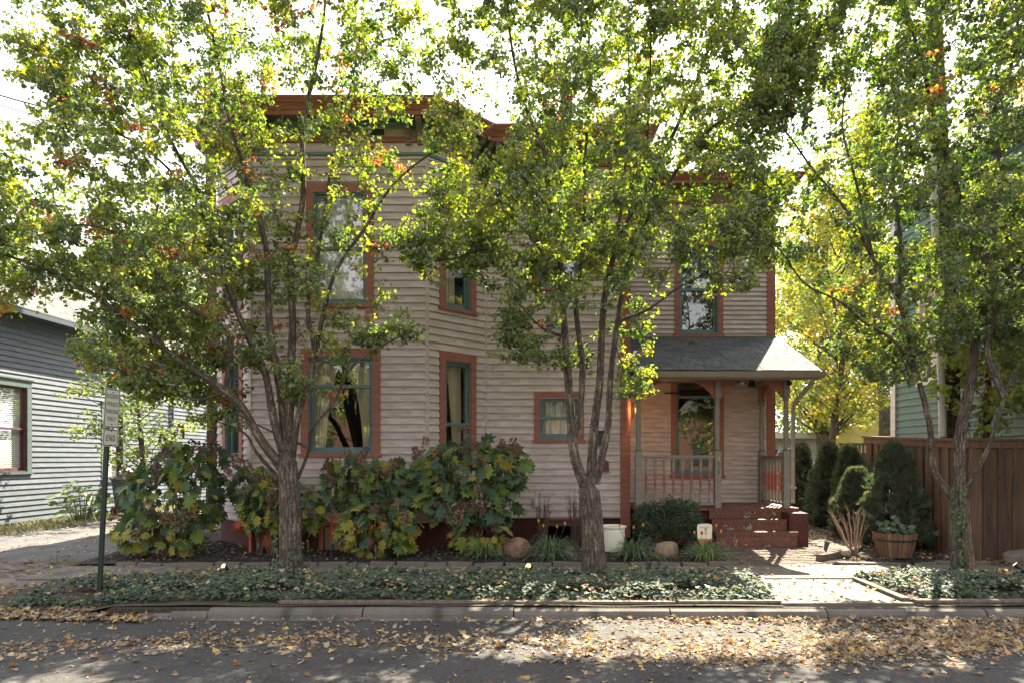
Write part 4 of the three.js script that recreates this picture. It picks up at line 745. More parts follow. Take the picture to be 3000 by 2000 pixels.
// landscape timbers and edging
{
  const tm = (pos, len, turn, label) => { const g = thing('landscape_timber', label, 'timber', pos, turn, 'landscape timbers edging the ivy'); const pr = [[-0.045, 0.0], [0.045, 0.0], [0.05, 0.025], [0.038, 0.04], [0.05, 0.055], [0.045, 0.08], [-0.045, 0.08], [-0.05, 0.055], [-0.038, 0.04], [-0.05, 0.025]]; const q = prism(pr, 0, len); q.applyMatrix4(M4().makeRotationY(Math.PI / 2)); mesh('timber_body', q, M.timber, g); };
  tm([-2.6, 0.075, -7.63], 2.4, 0.006, 'landscape timber edging the ivy before the left-hand tree');
  tm([-0.18, 0.075, -7.63], 2.0, -0.01, 'landscape timber edging the ivy before the middle tree');
  tm([1.84, 0.08, -7.62], 1.16, 0.012, 'landscape timber edging the ivy corner at the walkway');
  tm([4.5, 0.09, -7.62], 2.6, 0.0, 'landscape timber along the kerb right of the walkway'); 
  tm([4.42, 0.1, -7.66], 1.3, 1.5, 'landscape timber running back along the walkway edge');
  const bed = thing('bed_edging', 'low stone edging between sidewalk and mulch bed', 'edging'); const eg = [0, 1, 2].map(k => new THREE.BoxGeometry(0.3 + k * 0.06, 0.06, 0.1, 2, 1, 1).toNonIndexed());
  for (let x = -5.9, i = 0; x < 3.2; i++) { const w = 0.3 + (i % 3) * 0.06; const b = mesh('edging_stone', eg[i % 3], M.stone, bed); b.position.set(x + w / 2, 0.155 + rr(-0.01, 0.012), -10.19 + rr(-0.02, 0.02)); b.rotation.set(rr(-0.08, 0.08), rr(-0.06, 0.06), rr(-0.05, 0.05)); x += w + rr(0.005, 0.05); }
  const se = thing('brick_edging', 'curved row of brick edging along the arborvitae bed', 'edging'); const bg = box2(-0.1, 0.1, 0, 0.1, -0.05, 0.05);
  const cur = new THREE.CatmullRomCurve3([V(4.78, 0.17, -10.5), V(5.5, 0.19, -11.0), V(5.95, 0.2, -11.7), V(6.1, 0.21, -12.9), V(6.25, 0.22, -14.1), V(6.2, 0.22, -16)]);
  for (let i = 0; i < 30; i++) { const p = cur.getPointAt(i / 30), t = cur.getTangentAt(i / 30); const b = mesh('brick', bg, M.paver[i % 4], se); b.position.copy(p); b.rotation.y = Math.atan2(-t.z, t.x) + rr(-0.08, 0.08); b.rotation.z = rr(-0.08, 0.08); }
  const fe = thing('stone_edging', 'flat stone edging in front of the barrel planter', 'edging'); for (let x = 4.85, i = 0; x < 7; i++) { const b = mesh('edging_stone', eg[i % 3], M.stone, fe); b.position.set(x + 0.18, 0.15 + rr(-0.01, 0.015), -10.25 + rr(-0.03, 0.03)); b.rotation.set(rr(-0.1, 0.1), rr(-0.1, 0.1), rr(-0.06, 0.06)); x += 0.3 + (i % 3) * 0.06 + rr(0.01, 0.06); }
}
const TREES = {
  left: { trunk: [0.165,0.125,[[-3.01,0.16,-9.3],[-3.02,0.57,-9.3],[-3.02,0.86,-9.3],[-3.04,1.28,-9.3],[-3.06,1.58,-9.3],[-3.08,1.87,-9.3]]],
    limbs: [
      [0.085,0.018,[[-3.09,1.55,-9.3],[-3.39,1.99,-9.23],[-3.68,2.48,-9.14],[-4.0,2.79,-9.02],[-4.4,3.09,-8.89],[-4.89,3.48,-8.76],[-5.47,3.95,-8.61],[-6.02,4.18,-8.46],[-6.44,4.29,-8.3]]],
      [0.032,0.008,[[-3.65,2.38,-9.3],[-4.13,2.51,-9.18],[-4.63,2.73,-9.0],[-4.92,2.76,-8.8]]],
      [0.035,0.01,[[-4.6,3.15,-9.3],[-4.83,3.61,-9.4],[-5.39,3.94,-9.54],[-6.36,4.54,-9.71],[-7.3,4.85,-9.9]]],
      [0.075,0.014,[[-3.09,1.69,-9.3],[-3.26,2.29,-9.28],[-3.4,2.93,-9.26],[-3.63,3.4,-9.23],[-3.79,4.16,-9.2],[-3.95,4.85,-9.16],[-4.28,5.42,-9.12],[-4.61,6.1,-9.08],[-4.88,6.77,-9.04],[-5.09,7.44,-9.0]]],
      [0.08,0.016,[[-3.08,1.81,-9.3],[-3.2,2.65,-9.35],[-3.31,3.26,-9.43],[-3.4,3.88,-9.52],[-3.53,4.76,-9.61],[-3.76,5.6,-9.72],[-3.99,6.46,-9.83],[-4.29,7.4,-9.95],[-4.54,8.37,-10.07],[-4.79,9.56,-10.2]]],
      [0.085,0.016,[[-3.06,1.84,-9.3],[-3.05,2.76,-9.31],[-3.04,3.6,-9.33],[-2.99,4.32,-9.36],[-2.91,5.34,-9.38],[-2.86,6.25,-9.41],[-2.74,7.17,-9.44],[-2.63,8.09,-9.47],[-2.58,9.33,-9.5]]],
      [0.06,0.012,[[-3.01,1.69,-9.3],[-2.86,2.34,-9.24],[-2.69,3.1,-9.15],[-2.52,3.66,-9.05],[-2.31,4.2,-8.93],[-1.94,4.73,-8.81],[-1.53,5.19,-8.68],[-1.07,5.51,-8.54],[-0.62,5.66,-8.4]]],
      [0.03,0.008,[[-2.95,1.4,-9.3],[-2.74,1.81,-9.23],[-2.63,2.1,-9.13],[-2.39,2.5,-9.02],[-2.13,2.89,-8.89],[-1.71,3.2,-8.75],[-1.24,3.34,-8.6]]],
      [0.045,0.01,[[-3.42,2.94,-9.3],[-3.72,3.39,-9.17],[-4.05,3.64,-8.99],[-4.45,4.05,-8.77],[-4.77,4.42,-8.53],[-5.15,4.55,-8.27],[-5.49,4.35,-8.0]]],
      [0.04,0.012,[[-2.73,3.12,-9.3],[-2.82,3.85,-9.39],[-2.65,4.73,-9.51],[-2.56,5.76,-9.66],[-2.36,6.83,-9.82],[-2.21,7.94,-10.0]]],
      [0.035,0.008,[[-3.83,4.19,-9.3],[-4.15,4.99,-9.23],[-4.63,5.65,-9.12],[-5.25,6.05,-8.99],[-5.74,6.33,-8.85],[-6.19,6.64,-8.7]]],
      [0.025,0.008,[[-3.3,2.17,-9.3],[-3.7,2.29,-9.42],[-4.02,2.49,-9.6]]],
      [0.04,0.01,[[-3.18,1.46,-9.3],[-3.55,1.81,-9.49],[-3.9,2.13,-9.77],[-4.48,2.33,-10.1]]]],
    crown: [[-7.69,4.42],[-7.57,5.91],[-6.86,6.02],[-6.03,6.56],[-6.62,6.91],[-6.74,7.33],[-6.2,7.63],[-6.62,7.92],[-6.09,8.51],[-5.79,9.46],[-4.48,10.47],[-2.82,10.53],[-1.64,9.52],[-1.16,8.34],[-1.13,7.27],[-1.46,6.44],[-0.98,5.61],[-1.1,4.9],[-1.64,4.48],[-1.7,3.83],[-1.25,3.47],[-1.4,3.24],[-2.05,3.24],[-2.41,2.64],[-2.88,2.29],[-3.42,3.0],[-4.13,3.0],[-4.31,2.35],[-5.14,2.58],[-5.97,3.24],[-6.62,3.59],[-7.33,3.89]] },
  middle: { trunk: [0.172,0.135,[[1.13,0.14,-9.3],[1.11,0.51,-9.3],[1.09,0.86,-9.3],[1.06,1.22,-9.3],[1.04,1.46,-9.3]]],
    limbs: [
      [0.088,0.016,[[1.02,1.28,-9.3],[0.88,1.81,-9.28],[0.82,2.34,-9.26],[0.73,3.11,-9.24],[0.73,3.81,-9.21],[0.67,4.39,-9.18],[0.52,5.08,-9.15],[0.43,5.76,-9.11],[0.2,6.44,-9.08],[0.02,7.23,-9.04],[-0.09,8.07,-9.0]]],
      [0.08,0.016,[[1.07,1.4,-9.3],[1.11,2.17,-9.34],[1.16,2.77,-9.39],[1.2,3.38,-9.45],[1.3,4.12,-9.51],[1.49,4.75,-9.58],[1.81,5.45,-9.66],[2.2,6.23,-9.74],[2.59,7.08,-9.82],[2.93,8.01,-9.91],[3.09,8.96,-10.0]]],
      [0.065,0.014,[[1.14,1.4,-9.3],[1.29,2.17,-9.27],[1.35,2.75,-9.22],[1.45,3.56,-9.16],[1.59,4.36,-9.09],[1.86,5.03,-9.02],[2.19,5.58,-8.95],[2.62,5.99,-8.87],[3.27,6.4,-8.79],[3.8,6.75,-8.7]]],
      [0.025,0.008,[[0.74,3.12,-9.3],[0.43,3.44,-9.11],[0.14,3.72,-8.83],[-0.01,3.81,-8.5]]],
      [0.06,0.014,[[0.88,2.05,-9.3],[0.98,2.95,-9.38],[0.93,3.87,-9.5],[1.04,4.76,-9.63],[1.02,5.81,-9.78],[1.1,6.89,-9.95],[1.12,8.14,-10.12],[1.21,9.64,-10.3]]],
      [0.03,0.008,[[1.48,3.59,-9.3],[1.77,3.68,-9.15],[2.19,3.98,-8.93],[2.57,4.02,-8.68],[2.91,3.9,-8.4]]],
      [0.015,0.006,[[1.36,2.64,-9.3],[1.55,2.87,-9.18],[1.69,2.7,-9.0]]],
      [0.03,0.008,[[0.68,4.42,-9.3],[0.14,4.41,-9.27],[-0.33,4.52,-9.22],[-0.91,4.38,-9.16],[-1.25,4.42,-9.1]]],
      [0.035,0.01,[[1.74,5.31,-9.3],[1.82,6.1,-9.08],[1.81,6.79,-8.77],[1.74,7.38,-8.4]]],
      [0.035,0.008,[[0.74,3.83,-9.3],[0.33,4.72,-9.5],[-0.1,5.31,-9.79],[-0.62,5.82,-10.13],[-1.18,5.84,-10.5]]],
      [0.03,0.008,[[0.53,5.13,-9.3],[0.08,5.51,-9.06],[-0.42,5.92,-8.71],[-0.83,5.99,-8.3]]],
      [0.035,0.01,[[1.45,4.66,-9.3],[1.57,5.63,-9.35],[1.65,6.86,-9.42],[1.6,7.99,-9.5]]]],
    crown: [[-1.46,4.48],[-1.28,5.49],[-1.46,6.2],[-1.28,7.63],[-0.93,8.87],[0.14,10.35],[1.45,10.65],[2.75,9.76],[3.58,8.34],[4.18,7.51],[4.0,6.44],[3.64,5.49],[3.46,4.66],[3.64,3.95],[3.35,3.41],[2.51,3.83],[1.92,3.59],[1.8,2.47],[1.45,2.41],[1.27,3.24],[0.91,2.88],[0.62,3.0],[-0.09,3.0],[-0.27,3.47],[0.02,3.95],[-0.45,4.19],[-1.1,3.95]] },
  right: { trunk: [0.15,0.12,[[6.16,0.14,-9.3],[6.14,0.45,-9.3],[6.11,0.75,-9.3],[6.09,1.16,-9.3],[6.1,1.34,-9.3]]],
    limbs: [
      [0.06,0.012,[[6.06,1.16,-9.3],[5.82,1.52,-9.27],[5.62,2.22,-9.23],[5.44,2.92,-9.18],[5.14,3.79,-9.13],[4.76,4.36,-9.07],[4.39,5.03,-9.0],[3.96,5.57,-8.94],[3.53,6.0,-8.87],[3.17,6.3,-8.8]]],
      [0.1,0.018,[[6.1,1.28,-9.3],[6.18,2.05,-9.33],[6.26,2.77,-9.36],[6.38,3.37,-9.4],[6.5,3.98,-9.45],[6.45,4.72,-9.5],[6.24,5.59,-9.56],[6.03,6.35,-9.61],[5.82,7.24,-9.67],[5.68,8.15,-9.74],[5.59,9.07,-9.8]]],
      [0.05,0.015,[[6.14,1.22,-9.3],[6.38,1.87,-9.23],[6.48,2.39,-9.12],[6.62,2.84,-8.99],[6.8,3.16,-8.85],[7.01,3.7,-8.7]]],
      [0.06,0.015,[[6.22,2.64,-9.3],[6.41,3.23,-9.28],[6.51,3.82,-9.24],[6.77,4.28,-9.2],[7.14,4.61,-9.15],[7.51,5.24,-9.1]]],
      [0.032,0.008,[[5.51,2.82,-9.3],[5.07,3.28,-9.2],[4.65,3.54,-9.06],[4.22,3.74,-8.89],[3.8,3.97,-8.71],[3.28,4.41,-8.51],[2.77,4.56,-8.3]]],
      [0.06,0.015,[[6.4,3.95,-9.3],[6.44,4.76,-9.23],[6.49,5.54,-9.13],[6.46,6.3,-9.02],[6.54,7.02,-8.89],[6.49,7.61,-8.75],[6.44,8.33,-8.6]]],
      [0.035,0.01,[[5.24,3.83,-9.3],[5.24,4.69,-9.4],[5.26,5.59,-9.54],[5.48,6.52,-9.71],[5.45,7.63,-9.9]]],
      [0.03,0.008,[[4.89,4.42,-9.3],[4.67,5.39,-9.35],[4.53,6.26,-9.42],[4.63,7.15,-9.51],[4.56,8.06,-9.6]]]],
    crown: [[3.11,4.66],[3.05,6.02],[3.35,7.27],[3.7,8.34],[4.65,10.06],[6.07,10.65],[7.62,10.23],[8.68,8.57],[8.92,6.2],[8.68,4.19],[7.85,3.24],[7.38,2.64],[6.84,3.06],[6.37,3.47],[5.66,3.12],[5.24,2.64],[4.47,3.24],[4.18,3.89],[3.46,4.19]] },
};
// ---------------------------------------------------------------- leaves and trees
function leafMat(rough = 0.95, through = 0.78, coat = 0.08) { return new THREE.MeshPhysicalMaterial({ color: 0xffffff, roughness: rough, transmission: through, thickness: 0, clearcoat: coat, clearcoatRoughness: 0.42, side: THREE.DoubleSide }); }
const LEAF = leafMat(), LEAF_IVY = leafMat(0.9, 0.3, 0.16), LEAF_DRY = leafMat(0.95, 0.3, 0.0), LEAF_BG = leafMat(0.95, 0.55, 0.1);
// one folded, slightly curled leaf: tip along +y, face along +z, unit length
function leafGeo(widths, fold, curl) {
  const n = widths.length, s = new Soup(), P = (i, k) => { const t = i / (n - 1), w = widths[i] * k; return [w, t, Math.abs(w) * fold - curl * t * t]; };
  for (let i = 0; i < n - 1; i++) for (const k of [-1, 1]) {
    const a = P(i, 0), b = P(i, k), c = P(i + 1, k), d = P(i + 1, 0);
    if (k > 0) { s.tri(a, b, c, [0, 0], [0, 0], [0, 0]); s.tri(a, c, d, [0, 0], [0, 0], [0, 0]); } else { s.tri(a, c, b, [0, 0], [0, 0], [0, 0]); s.tri(a, d, c, [0, 0], [0, 0], [0, 0]); }
  }
  return s.geo();
}
const G_PEAR = leafGeo([0.02, 0.33, 0.3, 0.0], 0.35, 0.22), G_IVY = leafGeo([0.06, 0.42, 0.26, 0.0], 0.25, 0.12), G_NARROW = leafGeo([0.01, 0.2, 0.17, 0], 0.3, 0.2);
function scatter(name, geo, mat_, items, parent, kind = 'stuff') {
  const im = new THREE.InstancedMesh(geo, mat_, items.length), m = M4(), c = new THREE.Color();
  items.forEach((it, i) => { im.setMatrixAt(i, it.m); if (it.c) im.setColorAt(i, c.setRGB(...it.c)); });
  im.castShadow = im.receiveShadow = true; im.name = parent === scene ? numbered(name) : name; im.userData.kind = kind; parent.add(im); return im;
}
const _x = V(0, 0, 0), _y = V(0, 0, 0), _z = V(0, 0, 0);
function leafAt(p, tip, size, roll, wide = 1, loose = 0.6) {            // matrix from position, tip direction, size
  _y.copy(tip).normalize(); _z.set(rr(-1, 1), rr(-1, 1) + 0.35, rr(-1, 1)); if (roll) _z.copy(roll).addScaledVector(_x.set(rr(-1, 1), rr(-1, 1), rr(-1, 1)), loose);
  _z.addScaledVector(_y, -_z.dot(_y)); if (_z.lengthSq() < 1e-4) _z.set(_y.y, -_y.x, 0); _z.normalize(); _x.copy(_y).cross(_z);
  const m = M4().makeBasis(_x, _y, _z); m.scale(V(size * wide, size, size)); m.setPosition(p); return m;
}
function inPoly(x, y, poly) { let r = false; for (let i = 0, j = poly.length - 1; i < poly.length; j = i++) { const [xi, yi] = poly[i], [xj, yj] = poly[j]; if ((yi > y) !== (yj > y) && x < (xj - xi) * (y - yi) / (yj - yi) + xi) r = !r; } return r; }
function edgeDist(x, y, poly) { let d = 1e9; for (let i = 0, j = poly.length - 1; i < poly.length; j = i++) { const [ax, ay] = poly[j], [bx, by] = poly[i], dx = bx - ax, dy = by - ay, t = clamp(((x - ax) * dx + (y - ay) * dy) / (dx * dx + dy * dy)); d = Math.min(d, Math.hypot(x - ax - t * dx, y - ay - t * dy)); } return d; }

// the crowns are open where the photograph shows the sun reaching the walk and the road through them
function openTo(x, y, z) { const gx = x - y * sunDir.x / sunDir.y, d = -(z - y * sunDir.z / sunDir.y); return d > 5.9 && d < 10.3 && gx > 0.1 + (d - 6.6) * 0.9 && gx < 0.4525 * d ? 0.88 : 0; }
// a street tree: surveyed trunk and limbs, twigs grown out to points of the crown, leaves along the twigs
function streetTree(spec, label, opt) {
  R = rng(opt.seed);
  const t = thing('pear_tree', label, 'tree', [spec.trunk[2][0][0], 0, spec.trunk[2][0][2]], 0, 'street trees in the ivy strip');
  const O = V(spec.trunk[2][0][0], 0, spec.trunk[2][0][2]);
  const nodes = [];                                           // {p, dir}
  const sub = (pts, r0, r1, step) => { const c = new THREE.CatmullRomCurve3(pts, false, 'centripetal'), L = c.getLength(), n = Math.max(3, Math.ceil(L / step)); const P = [], rad = []; for (let i = 0; i <= n; i++) { const u = i / n; const p = c.getPointAt(u); P.push(p); rad.push(r0 + (r1 - r0) * Math.pow(u, 0.6)); } return [P, rad]; };
  const addNodes = (P, from = 0) => { for (let i = from; i < P.length; i++) nodes.push({ p: P[i], d: P[Math.min(P.length - 1, i + 1)].clone().sub(P[Math.max(0, i - 1)]).normalize() }); };
  {
    const [P, rad] = sub(spec.trunk[2].map(a => V(...a).sub(O)), spec.trunk[0], spec.trunk[1], 0.06);
    rad.forEach((r, i) => { rad[i] = r * (1 + 0.55 * Math.exp(-P[i].y / 0.13)) * (i > rad.length - 4 ? 0.86 - (i - rad.length + 4) * 0.16 : 1); });
    mesh('trunk', tube(P, rad, 28, 0.05), M.bark, t);
  }
  spec.limbs.forEach((l, li) => {
    let pts = l[2].map(a => V(...a).sub(O));
    if (nodes.length && pts[0].y > 1.75) { let best = null, bd = 1e9; for (const n of nodes) { const d = Math.hypot((n.p.x - pts[0].x), (n.p.y - pts[0].y)) + Math.abs(n.p.z - pts[0].z) * 0.2; if (d < bd) { bd = d; best = n; } } if (bd < 0.8) { const dz = best.p.z - pts[0].z; pts = pts.map((p, i) => i ? p.clone().add(V(0, 0, dz * (1 - i / pts.length))) : best.p.clone()); } }
    for (let i = 1; i < pts.length - 1; i++) pts[i].add(V(rr(-0.04, 0.04), rr(-0.03, 0.03), rr(-0.12, 0.12)));
    const [P, rad] = sub(pts, l[0] * 0.92, l[1] * 0.8, 0.09);
    mesh('limb', tube(P, rad, l[0] > 0.05 ? 14 : 9, 0.03), M.bark, t);
    addNodes(P, Math.floor(P.length * (l[0] > 0.05 ? 0.3 : 0.12)));
  });
  // points of the crown
  const pts = [], xs = spec.crown.map(p => p[0]), ys = spec.crown.map(p => p[1]), x0 = Math.min(...xs), x1 = Math.max(...xs), y0 = Math.min(...ys), y1 = Math.max(...ys);
  while (pts.length < opt.points) {
    const x = rr(x0, x1), y = rr(y0, y1); if (!inPoly(x, y, spec.crown)) continue;
    const d = edgeDist(x, y, spec.crown), w = Math.min(opt.deep ?? 1.7, 0.3 + d * 1.0);
    const z = rr(-1, 1) * w;
    if (noise3(x * 1.5 + opt.seed, y * 1.5, z * 1.3) < (opt.gap ?? -0.32)) continue;
    if (opt.thin && R() < opt.thin(x, y)) continue;
    if (R() < openTo(x, y, O.z + z)) continue;
    pts.push(V(x - O.x, y, z));
  }
  // every limb ends in a leafy spray
  spec.limbs.forEach(l => { const e = V(...l[2][l[2].length - 1]).sub(O), f = V(...l[2][l[2].length - 2]).sub(O); for (let i = 0; i < 9; i++) pts.push(e.clone().lerp(f, i < 5 ? 0 : rr(0.1, 0.9)).add(V(rr(-0.22, 0.22), rr(-0.12, 0.24), rr(-0.25, 0.25)))); });
  const near = p => { let b = null, bd = 1e9; for (const n of nodes) { const dy = p.y - n.p.y, d = n.p.distanceTo(p) + (dy < 0 ? -dy * 0.5 : 0); if (d < bd) { bd = d; b = n; } } return [b, bd]; };
  const order = pts.map(p => [near(p)[1], p]).sort((a, b) => a[0] - b[0]).map(a => a[1]);
  const twigs = [], leaves = [], G = opt.greens;
  for (const p of order) {
    const [n, d] = near(p); if (d > 2.4) continue;
    const ctrl = n.p.clone().addScaledVector(n.d, d * 0.35).add(V(rr(-0.12, 0.12), rr(0, 0.15), rr(-0.12, 0.12)).multiplyScalar(d));
    const c = new THREE.QuadraticBezierCurve3(n.p, ctrl, p), k = Math.max(2, Math.ceil(d / 0.16)), P = [];
    for (let i = 0; i <= k; i++) { const q = c.getPoint(i / k); if (i && i < k) q.add(V(rr(-0.018, 0.018), rr(-0.018, 0.018), rr(-0.018, 0.018))); P.push(q); }
    const r = 0.0035 + 0.008 * Math.min(1.4, d); twigs.push(tube(P, P.map((_, i) => r * (1 - 0.72 * i / k)), d > 0.5 ? 5 : 4, 0, false)); addNodes(P, 1);
    // spurs with leaves
    const hue = R(), autumn = hue < opt.autumn, tone = G[Math.floor(R() * G.length)], spurs = 3 + Math.floor(R() * 3);
    const put = (a, b, cnt) => {
      const dir = b.clone().sub(a);
      for (let i = 0; i < cnt; i++) {
        const u = Math.pow(R(), 0.7), q = a.clone().addScaledVector(dir, u), out = V(rr(-1, 1), rr(-0.9, 0.55), rr(-1, 1)).normalize();
        q.addScaledVector(out, rr(0.01, 0.035)); const size = rr(0.036, 0.068) * (opt.leaf ?? 1);
        let col = autumn ? (R() < 0.55 ? [0.55, 0.16, 0.02] : R() < 0.5 ? [0.5, 0.3, 0.03] : [0.35, 0.07, 0.03]) : tone;
        const v = rr(0.5, 1.3); col = [col[0] * v * rr(0.9, 1.1), col[1] * v, col[2] * v];
        out.y -= 0.35; leaves.push({ m: leafAt(q, out, size, null, rr(0.85, 1.15)), c: col });
      }
    };
    for (let s = 0; s < spurs; s++) {
      const a = P[Math.max(1, k - Math.floor(R() * Math.min(k, 4)))], e = a.clone().add(V(rr(-1, 1), rr(-0.5, 0.9), rr(-1, 1)).normalize().multiplyScalar(rr(0.1, 0.3)));
      twigs.push(tube([a, a.clone().lerp(e, 0.5).add(V(rr(-.02, .02), rr(-.02, .02), rr(-.02, .02))), e], [0.0035, 0.003, 0.0018], 3, 0, false, false)); put(a, e, Math.round(rr(5, 10) * opt.density));
    }
    put(P[Math.max(0, k - 2)], P[k], Math.round(8 * opt.density));
  }
  const tw = mesh('twigs', mergeGeometries(twigs.map(g => { const q = g.index ? g.toNonIndexed() : g; return q; }), false), M.barkTwig, t); tw.userData.kind = 'stuff';
  scatter('crown', G_PEAR, LEAF, leaves, t);
  console.log(t.name, 'twigs', twigs.length, 'leaves', leaves.length);
  return t;
}
const GREENS = [[0.2, 0.28, 0.01], [0.15, 0.235, 0.013], [0.27, 0.33, 0.01], [0.1, 0.175, 0.016], [0.35, 0.37, 0.012]];
const DEEP = [[0.12, 0.2, 0.013], [0.16, 0.24, 0.013], [0.09, 0.16, 0.016], [0.28, 0.31, 0.012]];
const treeL = streetTree(TREES.left, 'spreading pear tree with orange tinged leaves before the bay windows', { seed: 11, points: 2350, density: 1.1, leaf: 1.08, autumn: 0.045, greens: GREENS, gap: -0.3, thin: (x, y) => (x > -3.6 && y > 6.25 && y < 7.5 && x < -0.9 ? 0.72 : x > -3.3 && y < 6.3 ? 0.62 : 0) });
const treeM = streetTree(TREES.middle, 'three-stemmed pear tree before the small square window', { seed: 23, points: 2250, density: 1.1, leaf: 1.08, autumn: 0.008, greens: GREENS, gap: -0.36, thin: (x, y) => (x < 0.2 && y > 5.7 && y < 7.6 ? 0.75 : x < 1.6 && y > 6.6 && y < 7.1 ? 0.5 : y < 4.2 ? 0.5 : 0) });
const treeR = streetTree(TREES.right, 'dark pear tree with ivy round its trunk by the board fence', { seed: 37, points: 2350, density: 1.15, leaf: 1.08, autumn: 0.009, greens: DEEP, gap: -0.4, thin: (x, y) => (x > 3.5 && x < 5.2 && y > 3.9 && y < 6.6 ? 0.5 : 0) });

// trees farther off: trunk, forked limbs and a crown of leaves gathered in clumps
function farTree(name, label, pos, o) {
  R = rng(o.seed);
  const t = thing(name, label, 'tree', pos, 0, o.group), H = o.h, rx = o.rx, base = o.base;
  mesh('trunk', tube([V(0, -0.1, 0), V(0.02 * H * rr(-1, 1), H * 0.22, 0), V(0.03 * H * rr(-1, 1), H * 0.5, 0), V(0.04 * H * rr(-1, 1), H * 0.78, 0)], [o.r * 1.15, o.r, o.r * 0.75, o.r * 0.2], 12, 0.04), M.bark, t);
  const br = [], leaves = [], C = [];
  for (let i = 0; i < o.clumps; i++) {
    const a = rr(0, 6.283), v = R(), y = base + (H - base) * v, prof = Math.sin(Math.pow(v, 0.75) * Math.PI * 0.93 + 0.12), q = Math.sqrt(R()) * 0.95 + 0.05, r = rx * prof * q;
    const p = V(Math.cos(a) * r, y + rr(-0.2, 0.2), Math.sin(a) * r); C.push(p);
    if (i % 4 === 0) { const s = V(0, Math.max(base * 0.8, y - r * 0.7), 0); br.push(tube([s, s.clone().lerp(p, 0.5).add(V(0, 0.1 * r, 0)), p], [o.r * 0.22, o.r * 0.13, 0.01], 5, 0, false)); }
    const tone = o.tones[Math.floor(R() * o.tones.length)];
    for (let k = 0; k < o.per; k++) {
      const d = V(rr(-1, 1), rr(-0.7, 0.7), rr(-1, 1)).multiplyScalar(o.clump * Math.pow(R(), 0.4)), out = V(rr(-1, 1), rr(-1, 0.4), rr(-1, 1)), w = rr(0.7, 1.3);
      leaves.push({ m: leafAt(p.clone().add(d), out, o.leaf * rr(0.7, 1.25), null), c: tone.map(c => c * w) });
    }
  }
  mesh('limbs', br, M.bark, t).userData.kind = 'stuff'; scatter('crown', o.narrow ? G_NARROW : G_IVY, LEAF_BG, leaves, t); return t;
}
const YEL = [[0.34, 0.32, 0.02], [0.28, 0.3, 0.02], [0.4, 0.32, 0.02], [0.2, 0.26, 0.02]], GRN = [[0.1, 0.16, 0.03], [0.13, 0.18, 0.03], [0.08, 0.13, 0.03]], LIME = [[0.2, 0.26, 0.03], [0.16, 0.23, 0.03], [0.26, 0.29, 0.03]];
farTree('maple_tree', 'golden maple with a dark trunk beyond the side walk', [13.4, 0, -29], { seed: 51, h: 11, rx: 4.6, base: 3.1, r: 0.27, clumps: 330, per: 40, clump: 0.55, leaf: 0.16, tones: YEL });
farTree('maple_tree', 'dense lime green tree close behind the porch corner', [9.3, 0, -19.5], { seed: 53, h: 9.5, rx: 2.9, base: 3.0, r: 0.1, clumps: 230, per: 42, clump: 0.42, leaf: 0.12, tones: [...LIME, ...YEL] });
farTree('shade_tree', 'tall grey green tree far behind the golden maple', [21, 0, -44], { seed: 55, h: 15, rx: 6.5, base: 1.8, r: 0.4, clumps: 330, per: 38, clump: 0.9, leaf: 0.24, tones: GRN });
farTree('shade_tree', 'broad green tree far behind between the houses', [-24.5, 0, -44], { seed: 57, h: 16, rx: 7.5, base: 2.4, r: 0.45, clumps: 380, per: 36, clump: 1.0, leaf: 0.26, tones: [...GRN, ...LIME] });
farTree('shade_tree', 'green tree standing behind the slate blue house and pole', [-15.4, 0, -32], { seed: 59, h: 13.5, rx: 4.4, base: 1.9, r: 0.3, clumps: 300, per: 40, clump: 0.7, leaf: 0.18, tones: [...GRN, ...LIME] });
farTree('shade_tree', 'hazy tree with bare upper twigs behind the blue house roof', [-30, 0, -36], { seed: 61, h: 15, rx: 5.2, base: 3, r: 0.4, clumps: 260, per: 30, clump: 0.9, leaf: 0.2, tones: GRN });
farTree('shade_tree', 'tree crown rising over the roof behind the middle tree', [5.5, 0, -34], { seed: 63, h: 19, rx: 4.5, base: 6, r: 0.4, clumps: 260, per: 36, clump: 0.8, leaf: 0.22, tones: [...GRN, ...LIME] });
farTree('shade_tree', 'yellow leaved tree between the fence and the green house', [8.05, 0, -11.45], { seed: 65, h: 6.6, rx: 1.15, base: 2.3, r: 0.06, clumps: 110, per: 34, clump: 0.3, leaf: 0.11, tones: [...YEL, ...LIME] });
farTree('shade_tree', 'tall tree far behind the green house', [29, 0, -36], { seed: 67, h: 17, rx: 6.5, base: 3, r: 0.45, clumps: 320, per: 36, clump: 0.9, leaf: 0.24, tones: GRN });
// across the street, mirrored in the window panes
[[-13, 15, 71], [-6.5, 17, 72], [0.5, 15.5, 73], [7, 17.5, 74], [14, 15, 75]].forEach(([x, z, seed], i) => farTree('street_maple', ['', 'leftmost ', 'second ', 'middle ', 'fourth ', 'rightmost '][i + 1] + 'golden green maple across the street mirrored in the panes', [x, 0, z], { seed, h: 9.5 + (i % 2) * 1.4, rx: 3.7, base: 1.3, r: 0.25, clumps: 260, per: 30, clump: 0.6, leaf: 0.2, tones: [...YEL, ...LIME, ...GRN], group: 'maples across the street' }));
{ // house row across the street, mirrored with the maples
  const h = thing('brick_row_house', 'long brick house across the street behind the maples', 'house'); const bm = mat([0.2, 0.1, 0.07], 0.9, { map: T.brick });
  mesh('wall', box2(-24, 26, 0, 5.2, 24, 30), bm, h); mesh('roof', prism([[-25, 5.2], [27, 5.2], [24, 7.6], [-22, 7.6]], 23.6, 30.4), M.shingle[1], h);
  for (let i = 0; i < 16; i++) mesh('window', box2(-22.4 + i * 3, -21.3 + i * 3, 1.2, 3.2, 23.95, 24.0), M.dark, h);
}
